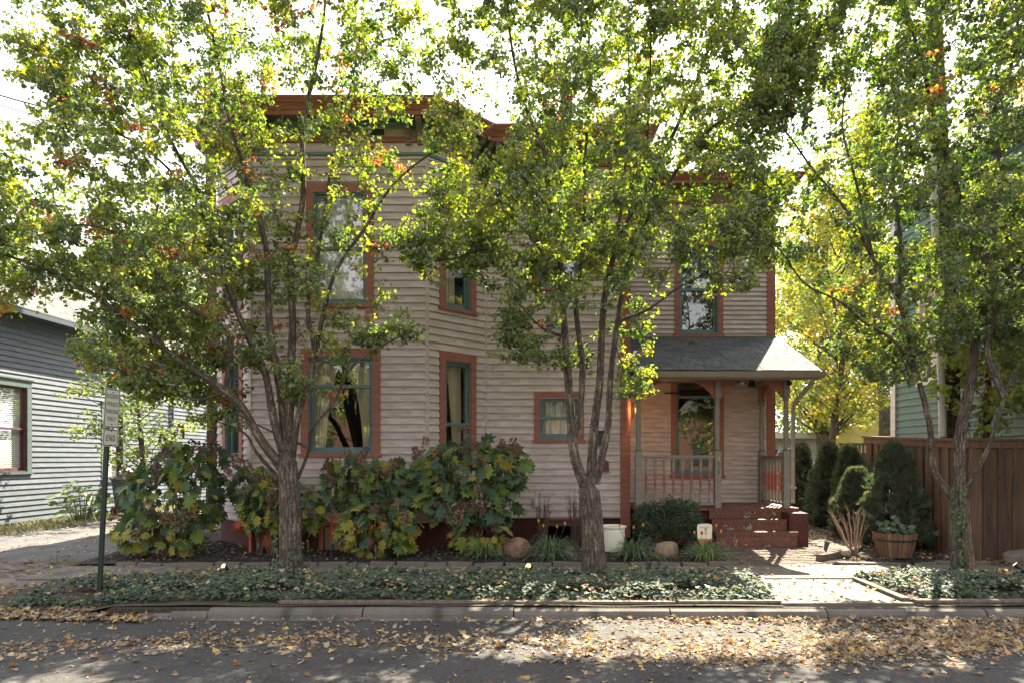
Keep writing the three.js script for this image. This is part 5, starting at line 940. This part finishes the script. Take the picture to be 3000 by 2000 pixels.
farTree('young_tree', 'young leafy tree between the drive and the grey pole', [-9.6, 0, -17.6], { seed: 81, h: 6.8, rx: 1.7, base: 1.5, r: 0.07, clumps: 150, per: 42, clump: 0.34, leaf: 0.085, tones: [...GRN, ...LIME] });
farTree('shade_tree', 'yellow green tree behind the right end of the house', [12.5, 0, -23], { seed: 83, h: 14, rx: 3.6, base: 5.2, r: 0.2, clumps: 260, per: 42, clump: 0.5, leaf: 0.13, tones: [...LIME, ...YEL] });
farTree('shade_tree', 'tall green tree rising behind the bay roof', [-9, 0, -40], { seed: 85, h: 21, rx: 6, base: 6, r: 0.4, clumps: 300, per: 40, clump: 0.9, leaf: 0.2, tones: [...GRN, ...LIME] });
// ---------------------------------------------------------------- shrubs and ground plants
R = rng(101);
const flat = (o, x) => o;
// lobed outlines as flat fans with a midrib fold
function lobed(outline, fold, cup) {
  const s = new Soup(), n = outline.length, z = (x, y) => Math.abs(x) * fold - cup * y * y - 0.12 * x * x, P = ([x, y]) => [x, y, z(x, y)];
  const full = [...outline.map(([x, y]) => [x, y]), ...outline.slice(1, -1).reverse().map(([x, y]) => [-x, y])];
  const c = [0, 0.42];
  for (let i = 0; i < full.length; i++) { const a = full[i], b = full[(i + 1) % full.length]; s.tri(P(c), P(a), P(b), [0, 0], [0, 0], [0, 0]); }
  return s.geo();
}
const oakA = [[0, 0], [0.16, 0.02], [0.34, 0.14], [0.2, 0.24], [0.46, 0.44], [0.34, 0.52], [0.24, 0.52], [0.36, 0.76], [0.22, 0.74], [0.12, 0.7], [0, 1]], oakB = [[0, 0], [0.2, 0.0], [0.4, 0.2], [0.26, 0.3], [0.5, 0.5], [0.3, 0.54], [0.3, 0.8], [0.14, 0.76], [0, 0.96]];
const OAK = [lobed(oakA, 0.12, 0.25), lobed(oakB, 0.2, 0.12), lobed(oakA, -0.1, 0.4)];
const mapleO = [[0, 0], [0.12, 0.06], [0.34, -0.02], [0.28, 0.18], [0.56, 0.36], [0.36, 0.44], [0.32, 0.6], [0.16, 0.56], [0, 1]];
const DRY = [lobed(mapleO, 0.3, 0.25), lobed(mapleO, -0.25, -0.3), lobed([[0, 0], [0.22, 0.2], [0.3, 0.5], [0.18, 0.8], [0, 1]], 0.35, 0.3), lobed(mapleO, 0.6, -0.2)];
const leafMats = [[0.042, 0.091, 0.023], [0.036, 0.078, 0.029], [0.058, 0.111, 0.019], [0.111, 0.169, 0.016], [0.039, 0.088, 0.039], [0.260, 0.215, 0.016], [0.169, 0.208, 0.016]].map(c => { const m = leafMat(0.9, 0.35, 0.12); m.color = RGB(...c); return m; });
const stemMat = mat([0.13, 0.085, 0.055], 0.9), dryFlower = leafMat(0.95, 0.15, 0);
// dead hydrangea flower heads: cones of papery florets
const floret = lobed([[0, 0], [0.3, 0.1], [0.45, 0.35], [0.3, 0.6], [0, 0.8]], 0.3, 0.3);
function flowerHead() { const l = []; for (let i = 0; i < 60; i++) { const v = R(), a = rr(0, 6.28), r = 0.055 * (1 - v * 0.75) * rr(0.6, 1.1); l.push(floret.clone().applyMatrix4(leafAt(V(Math.cos(a) * r, v * 0.17, Math.sin(a) * r), V(Math.cos(a), 0.4, Math.sin(a)), rr(0.025, 0.04)))); } return mergeGeometries(l, false); }
const HEADS = [flowerHead(), flowerHead(), flowerHead()], headMats = [[0.16, 0.085, 0.055], [0.12, 0.06, 0.045], [0.22, 0.13, 0.08]].map(c => { const m = leafMat(0.95, 0.15, 0); m.color = RGB(...c); return m; });
function hydrangea(label, pos, boxes, nLeaf, nHead, opt) {
  const t = thing('oakleaf_hydrangea', label, 'shrub', pos, 0, 'oakleaf hydrangeas along the house'), stems = [];
  const vol = boxes.reduce((s, b) => s + b[0] * b[1] * b[2], 0);
  let k = 0, filler = [];
  const total = Math.round(nLeaf * 1.9);
  for (let i = 0; i < total; i++) {
    let u = R() * vol, b = boxes[0]; for (const q of boxes) { u -= q[0] * q[1] * q[2]; if (u <= 0) { b = q; break; } }
    const d = V(rr(-1, 1), rr(-1, 1), rr(-1, 1)); if (d.length() > 1) d.normalize(); if (R() < 0.6) d.normalize().multiplyScalar(rr(0.75, 1));
    const p = V(b[3] + d.x * b[0], Math.max(0.06, b[4] + d.y * b[1]), b[5] + d.z * b[2]);
    const front = d.z > -0.25, sz = rr(0.12, 0.26) * (opt.size ?? 1);
    const tip = V(d.x * 0.7 + rr(-0.5, 0.5), -0.5 + rr(-0.7, 0.6), 0.3 + d.z * 0.4 + rr(-0.5, 0.5)), face = V(d.x * 0.5, 0.65, 0.75);
    const m = leafAt(p, tip, sz, face, rr(0.85, 1.1), 1.05), low = p.y < (opt.yellowBelow ?? 0.55);
    const mi = R() < (low ? 0.26 : 0.06) ? 5 : R() < (low ? 0.5 : 0.15) ? 6 : Math.floor(R() * 5);
    if (front && k < nLeaf) { const o = mesh('leaf', OAK[k % 3], leafMats[mi], t); o.applyMatrix4(m); k++; } else filler.push({ m, c: leafMats[mi].color.toArray() });
    if (i % 14 === 0) { const f = V(b[3] * 0.75 + rr(-0.1, 0.1), 0, b[5] + rr(-0.1, 0.1)); stems.push(tube([f, f.clone().lerp(p, 0.5).add(V(rr(-0.06, 0.06), 0.1, rr(-0.05, 0.05))), p], [0.011, 0.008, 0.004], 5, 0, false)); }
  }
  if (filler.length) scatter('inner_leaves', OAK[0], leafMat(0.9, 0.35, 0.12), filler, t);
  mesh('stems', stems, stemMat, t).userData.kind = 'stuff';
  for (let i = 0; i < nHead; i++) {
    const b = boxes[Math.floor(R() * boxes.length)], a = rr(-1, 1); const y = b[4] + b[1] * rr(-0.1, 1.08) * Math.sqrt(1 - 0.8 * a * a), p = V(b[3] + a * b[0] * 0.9, y, b[5] + b[2] * rr(0.6, 1.05));
    const o = mesh('flower_head', HEADS[i % 3], headMats[i % 3], t); o.position.copy(p); o.rotation.set(rr(-0.6, 0.9), rr(0, 6), rr(-0.7, 0.7)); o.scale.setScalar(rr(1.0, 1.55));
  }
  return t;
}
// [rx, ry, rz, cx, cy, cz] in metres from the plant's foot
hydrangea('oakleaf hydrangea at the drive corner full of brown flower heads', [-5.3, 0.16, -10.95], [[0.8, 0.62, 0.5, -0.1, 1.0, 0], [0.7, 0.35, 0.5, -0.25, 0.45, 0.1], [0.5, 0.38, 0.35, 0.15, 1.52, -0.1]], 290, 24, {});
hydrangea('oakleaf hydrangea behind the trunk of the bay window tree', [-3.75, 0.16, -10.95], [[0.55, 0.42, 0.4, -0.1, 0.9, 0], [0.4, 0.3, 0.35, 0.35, 0.75, 0.1], [0.35, 0.3, 0.3, -0.45, 1.2, -0.1]], 220, 12, { yellowBelow: 0.8 });
hydrangea('oakleaf hydrangea under the big bay window with yellowing low leaves', [-2.2, 0.17, -10.9], [[0.62, 0.42, 0.42, 0.1, 0.48, 0.1], [0.45, 0.42, 0.4, -0.35, 1.2, -0.05], [0.58, 0.4, 0.35, 0.25, 1.18, -0.1]], 290, 18, { yellowBelow: 0.8 });
hydrangea('tall oakleaf hydrangea under the narrow bay window', [-0.72, 0.18, -11.05], [[0.95, 0.45, 0.5, 0.05, 1.42, 0], [0.8, 0.4, 0.45, 0.0, 0.92, 0.05], [0.45, 0.3, 0.3, 0.2, 0.4, 0.15]], 290, 22, { size: 1.1 });
// bare brushy shrubs against the foundation
function bareShrub(label, pos, n, h, spread, col, r = 0.006) {
  const t = thing('bare_shrub', label, 'shrub', pos, 0, 'bare stemmed shrubs'), l = [];
  for (let i = 0; i < n; i++) { const a = rr(0, 6.28), s = spread * rr(0.2, 1), e = V(Math.cos(a) * s, h * rr(0.6, 1), Math.sin(a) * s * 0.6), b = V(Math.cos(a) * 0.05, 0, Math.sin(a) * 0.05), m = b.clone().lerp(e, 0.5).add(V(rr(-0.03, 0.03), 0.05, rr(-0.03, 0.03))); l.push(tube([b, m, e], [r, r * 0.75, r * 0.35], 5, 0, false)); for (let k = 0; k < 2; k++) { const q = m.clone().lerp(e, R()); l.push(tube([q, q.clone().add(V(rr(-0.1, 0.1), rr(0.05, 0.16), rr(-0.08, 0.08)))], [r * 0.5, r * 0.3], 4, 0, false)); } }
  mesh('stems', l, mat(col, 0.9), t).userData.kind = 'stuff'; return t;
}
bareShrub('bare twiggy shrub against the dark cellar opening', [0.52, 0.2, -11.85], 22, 0.95, 0.16, [0.09, 0.05, 0.04]);
bareShrub('bare twiggy shrub just left of the middle trunk', [1.1, 0.2, -11.75], 34, 1.05, 0.2, [0.1, 0.06, 0.045]);
bareShrub('leafless tan shrub between round stone and barrel', [5.5, 0.2, -10.95], 26, 0.78, 0.42, [0.24, 0.16, 0.11], 0.007);
// small leaved evergreen by the porch
function mound(name, label, cat, pos, rad, n, geo, m, cols, size, lump) {
  const t = thing(name, label, cat, pos), l = [], st = [];
  for (let i = 0; i < n; i++) { const a = rr(0, 6.283), v = rr(-0.5, 1), s = Math.sqrt(1 - v * v), q = Math.pow(R(), 0.25), k = 1 + lump * (noise3(Math.cos(a) * s * 2.4, v * 2.4, Math.sin(a) * s * 2.4 + n) + 0.4 * noise3(Math.cos(a) * s * 6, v * 6, Math.sin(a) * s * 6)); const d = V(Math.cos(a) * s, v, Math.sin(a) * s); const p = V(d.x * rad[0] * k * q, rad[1] * 0.55 + d.y * rad[1] * 0.62 * k * q, d.z * rad[2] * k * q); if (p.y < 0.03) p.y = 0.03; const w = rr(0.7, 1.3); l.push({ m: leafAt(p, d.clone().add(V(rr(-0.8, 0.8), rr(-0.3, 0.8), rr(-0.8, 0.8))), size * rr(0.7, 1.25)), c: cols[i % cols.length].map(c => c * w) }); if (i % 90 === 0) st.push(tube([V(0, 0, 0), p.clone().multiplyScalar(0.55), p], [0.01, 0.007, 0.003], 4, 0, false)); }
  mesh('stems', st, stemMat, t).userData.kind = 'stuff'; scatter('foliage', geo, m, l, t); return t;
}
mound('holly_bush', 'dense dark glossy holly bush before the porch railing', 'bush', [2.62, 0.2, -11.45], [0.54, 0.74, 0.36], 5600, G_PEAR, LEAF_IVY, [[0.03, 0.065, 0.025], [0.04, 0.08, 0.03], [0.025, 0.055, 0.03], [0.06, 0.1, 0.025]], 0.042, 0.42);
// arborvitae: fans of scale foliage round a spindle
const fan = (() => { const l = []; for (let i = 0; i < 7; i++) { const a = -0.7 + i * 0.233; l.push(leafGeo([0.02, 0.09, 0.06, 0.0], 0.3, 0.05).applyMatrix4(M4().compose(V(0, 0, 0), new THREE.Quaternion().setFromEuler(new THREE.Euler(0, rr(-0.5, 0.5), a)), V(1, 0.75 + 0.25 * Math.cos(a * 1.4), 1)))); } return mergeGeometries(l, false); })();
function arbor(label, pos, h, r, n, cols, seed) {
  R = rng(seed); const t = thing('arborvitae', label, 'shrub', pos, rr(0, 6), 'arborvitae along the board fence'), l = [];
  mesh('stem', rod(V(0, -0.05, 0), V(0, h * 0.9, 0), 0.03, 0.008), stemMat, t);
  for (let i = 0; i < n; i++) { const v = Math.pow(R(), 0.8), a = rr(0, 6.283); if (noise3(Math.cos(a) * 3.4 + seed, v * 11, Math.sin(a) * 3.4) < -0.3) continue; const prof = r * Math.pow(1 - v, 0.62) * (0.75 + 0.35 * Math.min(1, v * 5)) * (1 + 0.4 * noise3(Math.cos(a) * 2.6, v * 8, Math.sin(a) * 2.2 + seed)), q = Math.pow(R(), 0.3) * (R() < 0.14 ? 1.22 : 1); const p = V(Math.cos(a) * prof * q, 0.04 + v * h * 0.95, Math.sin(a) * prof * q), w = rr(0.7, 1.3); l.push({ m: leafAt(p, V(Math.cos(a) * 0.8 + rr(-0.3, 0.3), rr(0.2, 1.1) + v * 0.5, Math.sin(a) * 0.8 + rr(-0.3, 0.3)), rr(0.09, 0.2)), c: cols[i % cols.length].map(c => c * w) }); }
  scatter('foliage', fan, LEAF_BG, l, t); return t;
}
const THU = [[0.045, 0.08, 0.026], [0.055, 0.095, 0.028], [0.035, 0.065, 0.026], [0.1, 0.085, 0.035]];
arbor('largest dark arborvitae beside the barrel planter', [6.5, 0.2, -11.6], 1.75, 0.47, 3000, THU, 201);
arbor('small arborvitae behind the leafless tan shrub', [6.3, 0.2, -12.5], 1.3, 0.34, 1700, THU, 202);
arbor('arborvitae third from the porch with a ragged top', [6.62, 0.2, -13.4], 1.75, 0.34, 1700, THU, 203);
arbor('tall arborvitae catching the sun behind the lit spotlights', [6.62, 0.2, -14.3], 1.85, 0.42, 2200, THU, 204);
arbor('arborvitae nearest the porch downspout', [6.85, 0.2, -16.2], 1.85, 0.42, 2000, THU, 205);
arbor('tiny slim arborvitae between the two sunlit ones', [6.75, 0.2, -15.2], 1.2, 0.16, 600, THU, 206);
// daylily clumps of arching blades
R = rng(301);
function daylily(label, pos, n, len, cols, flowers, seed) {
  R = rng(seed); const t = thing('daylily_clump', label, 'plant', pos, 0, 'daylily clumps in the mulch'), items = [], ms = cols.map(c => { const m = leafMat(0.85, 0.35, 0.3); m.color = RGB(...c); return m; }), sets = cols.map(() => new Soup());
  for (let i = 0; i < n; i++) {
    const a = rr(0, 6.283), L = len * rr(0.6, 1.1), up = rr(0.5, 1.3), s = sets[i % sets.length], w = rr(0.006, 0.011), b = V(Math.cos(a) * rr(0, 0.09), 0, Math.sin(a) * rr(0, 0.09)), P = [];
    for (let k = 0; k <= 6; k++) { const u = k / 6, r = Math.sin(u * 1.5) * L * 0.36 / up, y = L * (u * up * 0.95 - 0.85 * u * u * up * rr(0.95, 1.02) * (0.75 + 0.35 / up)); P.push(V(b.x + Math.cos(a) * r, Math.max(0.01, y), b.z + Math.sin(a) * r)); }
    const sd = V(-Math.sin(a), 0, Math.cos(a));
    for (let k = 0; k < 6; k++) { const w0 = w * (1 - k / 6.5), w1 = w * (1 - (k + 1) / 6.5); const A = P[k].clone().addScaledVector(sd, w0), B = P[k].clone().addScaledVector(sd, -w0), C = P[k + 1].clone().addScaledVector(sd, -w1), D = P[k + 1].clone().addScaledVector(sd, w1); s.quad(A.toArray(), B.toArray(), C.toArray(), D.toArray()); }
  }
  sets.forEach((s, i) => mesh('blades', s.geo(), ms[i], t).userData.kind = 'stuff');
  const fm = leafMat(0.9, 0.4, 0); fm.color = RGB(0.75, 0.35, 0.015);
  for (let i = 0; i < flowers; i++) { const a = rr(0, 6.28), e = V(Math.cos(a) * 0.22, len * rr(0.42, 0.55), Math.sin(a) * 0.12 + 0.05), f = mesh('flower_stalk', tube([V(0, 0, 0), e.clone().multiplyScalar(0.6), e], [0.004, 0.003, 0.003], 4), leafMats[2], t); const pet = []; for (let k = 0; k < 6; k++) pet.push(leafGeo([0.03, 0.2, 0.16, 0], 0.3, 0.5).applyMatrix4(M4().compose(e, new THREE.Quaternion().setFromEuler(new THREE.Euler(0.6, k * 1.047, 0, 'YXZ')), V(0.05, 0.055, 0.05)))); mesh('flower', mergeGeometries(pet, false), fm, t); }
}
const BL = [[0.05, 0.1, 0.035], [0.07, 0.13, 0.035], [0.1, 0.16, 0.05]];
daylily('daylily clump beside the yellowing hydrangea leaves', [-0.42, 0.19, -10.62], 110, 0.85, BL, 0, 311);
daylily('wide daylily clump with yellow blooms below the cellar opening', [0.62, 0.19, -10.62], 300, 1.05, BL, 4, 312);
daylily('daylily clump beside the cream planter pot', [1.88, 0.19, -10.6], 220, 0.95, BL, 3, 313);
daylily('bright daylily clump at the foot of the steps', [3.02, 0.17, -10.6], 240, 0.95, [[0.09, 0.15, 0.035], [0.14, 0.2, 0.04], [0.2, 0.25, 0.05]], 4, 314);
// plant in the barrel, weed by the blue house, ivy on the dark trunk
function leafyPlant(label, pos, n, h, r, size, cols, seed) { R = rng(seed); const t = thing('leafy_plant', label, 'plant', pos), st = []; for (let i = 0; i < n; i++) { const a = rr(0, 6.28), q = Math.sqrt(R()), p = V(Math.cos(a) * r * q, h * rr(0.15, 1) * (1 - 0.4 * q), Math.sin(a) * r * q); st.push(tube([V(p.x * 0.3, 0, p.z * 0.3), V(p.x * 0.6, p.y * 0.7, p.z * 0.6), p], [0.006, 0.005, 0.003], 4, 0, false)); const c = cols[i % cols.length], o = mesh('leaf', OAK[1], leafMats[c], t); o.applyMatrix4(leafAt(p, V(p.x * 2 + rr(-0.4, 0.4), -0.25, p.z * 2 + 0.4), size * rr(0.7, 1.2), V(0, 0.8, 0.6))); } mesh('stems', st, leafMats[2], t).userData.kind = 'stuff'; }
leafyPlant('green leafy plant growing in the half-barrel', [6.05, 0.52, -10.75], 44, 0.36, 0.22, 0.11, [4, 0, 2, 1], 321);
leafyPlant('sunlit weedy sapling against the slate blue wall', [-11.1, 0.14, -17.6], 90, 1.15, 0.6, 0.2, [2, 3, 6, 0], 322);
{
  const l = [], vn = thing('climbing_ivy', 'ivy climbing the trunk of the tree by the fence', 'ivy', [6.13, 0.1, -9.3]);
  for (let i = 0; i < 420; i++) { const a = rr(1.2, 4.6), y = Math.pow(R(), 1.7) * 1.3; if (noise3(a * 2.5, y * 5, 1) < -0.05 && y > 0.25) continue; l.push({ m: leafAt(V(Math.cos(a) * (0.19 + 0.04 * R()) * (y < 0.2 ? 1.4 : 1) - y * 0.03, y, Math.sin(a - 1.2) * 0.17 + 0.06), V(Math.cos(a) * 0.5, -0.7, 0.5), rr(0.035, 0.07), V(Math.cos(a), 0.2, 0.9)), c: [[0.035, 0.065, 0.018], [0.09, 0.11, 0.016], [0.03, 0.055, 0.02]][i % 3] }); }
  scatter('foliage', G_IVY, LEAF_IVY, l, vn);
  const l2 = [], v2 = thing('climbing_ivy', 'ivy at the foot of the bay window tree', 'ivy', [-3.01, 0.1, -9.3]);
  for (let i = 0; i < 300; i++) { const a = rr(0, 6.28), y = Math.pow(R(), 1.7) * 0.6, q = 0.2 + 0.1 * Math.exp(-y / 0.12) + 0.02 * R(); l2.push({ m: leafAt(V(Math.cos(a) * q, y, Math.sin(a) * q), V(Math.cos(a) * 0.5, -0.6, Math.sin(a) * 0.5), rr(0.03, 0.06), V(Math.cos(a), 0.3, Math.sin(a))), c: [[0.04, 0.08, 0.025], [0.05, 0.1, 0.03], [0.03, 0.065, 0.025]][i % 3] }); }
  scatter('foliage', G_IVY, LEAF_IVY, l2, v2);
}
// ivy carpet in the strip
R = rng(401);
const IVYC = [[0.02, 0.045, 0.018], [0.03, 0.06, 0.022], [0.016, 0.036, 0.018], [0.04, 0.07, 0.022], [0.055, 0.085, 0.02]];
{
  const l = [], put = (x0, x1, z0, z1, n, ok) => { for (let i = 0; i < n; i++) { const x = rr(x0, x1), z = rr(z0, z1) + 0.1 * Math.max(0, noise3(rr(0, 9), 2, 1)); if (!ok(x, z) || noise3(x * 3.1, 5, z * 3.7) < -0.5) continue; const e = Math.min(1, (z1 - z) / 0.15, (z - z0) / 0.2), h = (0.08 + 0.06 * (noise3(x * 2.1, 3, z * 2.6) + 1) + 0.03 * noise3(x * 6, 1, z * 6)) * (0.55 + 0.45 * e), y = stripY(x, z) + h * Math.pow(R(), 0.45), w = rr(0.65, 1.35), c = R() < 0.03 ? [0.22, 0.24, 0.04] : IVYC[i % 5]; l.push({ m: leafAt(V(x, y, z), V(rr(-1, 1), rr(-0.4, 0.35), rr(-0.8, 1)), rr(0.024, 0.07), V(rr(-0.6, 0.6), 1, 0.5)), c: c.map(q => q * w) }); } };
  put(-5.9, 3.12, -9.25, -7.68, 30000, (x, z) => (x > -4.5 - (z + 7.68) * 0.9 - 0.7 * Math.min(0, noise3(x * 2, 0, z * 2)) - 1.3) && x < 2.98 + 0.12 * (-z - 7.57) && Math.hypot(x + 3.01, z + 9.3) > 0.16);
  put(4.56, 9, -9.2, -7.68, 14000, (x, z) => Math.hypot(x - 6.16, z + 9.3) > 0.14);
  const o = scatter('ivy', G_IVY, LEAF_IVY, l, scene); o.userData.label = 'low ivy carpet covering the strip behind the kerb';
}
// mulch chips, lawn tufts
{
  const chip = new THREE.BoxGeometry(1, 0.25, 0.35), l = [];
  for (let i = 0; i < 9000; i++) { const side = i % 4 === 0, x = side ? rr(4.8, 7.1) : rr(-6.5, 3.2), z = side ? (R() < 0.6 ? rr(-11.8, -10.5) : rr(-16, -11.5)) : rr(-12.4, -10.48); if (side && z < -11.6 && x < 6.15) continue; const w = rr(0.5, 1.6), s = rr(0.02, 0.055); const m = M4().compose(V(x, bedY(x, z) + 0.006, z), new THREE.Quaternion().setFromEuler(new THREE.Euler(rr(-0.4, 0.4), rr(0, 6), rr(-0.4, 0.4))), V(s, s, s)); l.push({ m, c: [0.04 * w, 0.03 * w, 0.025 * w] }); }
  scatter('mulch_chips', chip, mat([1, 1, 1], 0.95), l, scene).userData.label = 'dark shredded mulch chips in the planting beds';
  const blade = leafGeo([0.05, 0.06, 0.04, 0], 0.2, 0.35), g = [];
  const grass = (x0, x1, z0, z1, n, cols, hh, ok = () => true) => { for (let i = 0; i < n; i++) { const x = rr(x0, x1), z = rr(z0, z1); if (!ok(x, z)) continue; const w = rr(0.7, 1.3); g.push({ m: leafAt(V(x, 0.1, z), V(rr(-0.7, 0.7), 1, rr(-0.7, 0.7)), hh * rr(0.5, 1.3)), c: cols[i % cols.length].map(c => c * w) }); } };
  const GC = [[0.12, 0.14, 0.04], [0.2, 0.18, 0.07], [0.09, 0.12, 0.035], [0.26, 0.22, 0.1]];
  grass(-12.2, -10.5, -24, -13, 6500, GC, 0.13); grass(-10.6, -6.7, -10.95, -10.4, 900, GC, 0.08, (x, z) => noise3(x * 3, 0, z * 3) > 0.05); grass(-6.9, -5.6, -12.6, -10.3, 1500, GC, 0.1, (x, z) => noise3(x * 3, 2, z * 3) > -0.1); grass(-10.6, -6.7, -9.5, -9.1, 500, GC, 0.07, (x, z) => noise3(x * 4, 0, z * 3) > 0.2); grass(-10, -8.3, -12.6, -11.4, 400, GC, 0.07, (x, z) => noise3(x * 2, 5, z * 2) > 0.2); grass(7.5, 22, -34, -17, 6000, GC, 0.25);
  scatter('grass', blade, LEAF_BG, g, scene).userData.label = 'thin dry grass along the drive and the blue house';
}
// fallen leaves
{
  R = rng(501);
  const per = [[], [], [], []], cols = [[0.29, 0.2, 0.11], [0.36, 0.26, 0.155], [0.22, 0.14, 0.07], [0.38, 0.235, 0.09], [0.16, 0.095, 0.05], [0.42, 0.32, 0.2], [0.32, 0.14, 0.035], [0.4, 0.28, 0.06], [0.33, 0.245, 0.15], [0.25, 0.175, 0.11]];
  const drop = (x, y, z, s, c) => per[Math.floor(R() * 4)].push({ m: leafAt(V(x, y + 0.008, z), V(rr(-1, 1), rr(-0.12, 0.16), rr(-1, 1)), s, V(rr(-0.35, 0.35), 1, rr(-0.35, 0.35))), c: (w => c.map(q => q * w))(rr(0.55, 1.25)) });
  const rc = () => cols[Math.floor(R() * cols.length)];
  // on the road: thick drifts in a band off the kerb and in the gutter, thicker to the right
  for (let i = 0; i < 230000; i++) {
    const x = rr(-8, 9), z = rr(-7.36, -3.2), d = -z, right = clamp((x + 0.5) / 4.5), band = Math.exp(-Math.pow((d - 6.35 + 0.22 * Math.sin(x * 0.8)) / 0.36, 2)), gut = Math.exp(-Math.pow((7.34 - d) / 0.13, 2));
    const p = 0.012 + band * (0.2 + 0.5 * right) + gut * (0.16 + 0.75 * right) * (0.5 + 0.7 * (noise3(x * 1.7, 0, 2) + 0.4)) + 0.3 * right * clamp((d - 6.1) / 0.8);
    if (R() < p * 0.62 * (0.65 + 0.7 * (noise3(x * 3, 7, z * 5) + 0.3))) drop(x, roadY(x, z) + (gut > 0.5 ? rr(0, 0.03) : 0), z, 0.022 + 0.06 * Math.pow(R(), 1.8), rc());
  }
  for (let i = 0; i < 2200; i++) { const x = rr(-8, -3.9), z = -7.2 - Math.pow(R(), 1.5) * 1.3 + (x + 4) * 0.12; drop(x, 0.02 + 0.1 * clamp((-7.35 - z) / 0.9), z, rr(0.04, 0.09), rc()); }
  for (let i = 0; i < 1300; i++) { const x = rr(-5.4, 8.8), z = rr(-9.1, -7.65); if (x > 2.95 && x < 4.6) continue; drop(x, stripY(x, z) + rr(0.09, 0.16), z, rr(0.035, 0.075), rc()); }
  for (let i = 0; i < 620; i++) { const x = rr(-6.4, 9), z = rr(-10.35, -9.08); drop(x, 0.148, z, rr(0.03, 0.07), rc()); }
  for (let i = 0; i < 130; i++) drop(rr(3.05, 4.45), 0.14, rr(-9.05, -7.6), rr(0.03, 0.07), rc());
  for (let i = 0; i < 420; i++) { const z = rr(-16, -10.45); drop(rr(z < -11.4 ? 5.2 : 3.1, z < -11 ? 6.1 : 4.8), 0.175 + 0.105 * clamp((-10.4 - z) / 0.9), z, rr(0.03, 0.07), rc()); }
  for (let i = 0; i < 650; i++) { const x = rr(-6.3, 3.1), z = rr(-12, -10.5); drop(x, bedY(x, z) + 0.01, z, rr(0.03, 0.07), rc()); }
  for (let i = 0; i < 240; i++) { const z = rr(-11.9, -10.5), x = rr(4.9, 7); drop(x, bedY(x, z) + 0.01, z, rr(0.03, 0.07), rc()); }
  for (let i = 0; i < 420; i++) drop(rr(6.4, 9), 0.12, rr(-10.85, -10.3), rr(0.04, 0.08), rc());
  for (let i = 0; i < 500; i++) drop(rr(-11, -6.3), 0.14, -9.2 - Math.pow(R(), 1.4) * 8, rr(0.03, 0.07), rc());
  for (let i = 0; i < 26; i++) { const u = rr(0, 0.32); drop(3.45 + rr(-0.12, 0.12) + u * 0, 3.24 + 1.45 * 0.4545 + rr(-0.02, 0.03) + 0.03, -13.08 + rr(-0.06, 0.06), rr(0.05, 0.08), cols[7]); }
  per.forEach((l, i) => { const o = scatter('fallen_leaves', DRY[i], LEAF_DRY, l, scene); o.userData.label = 'dry tan and orange leaves strewn over road and walks'; o.userData.group = 'fallen leaves'; });
}
renderer.render(scene, camera);
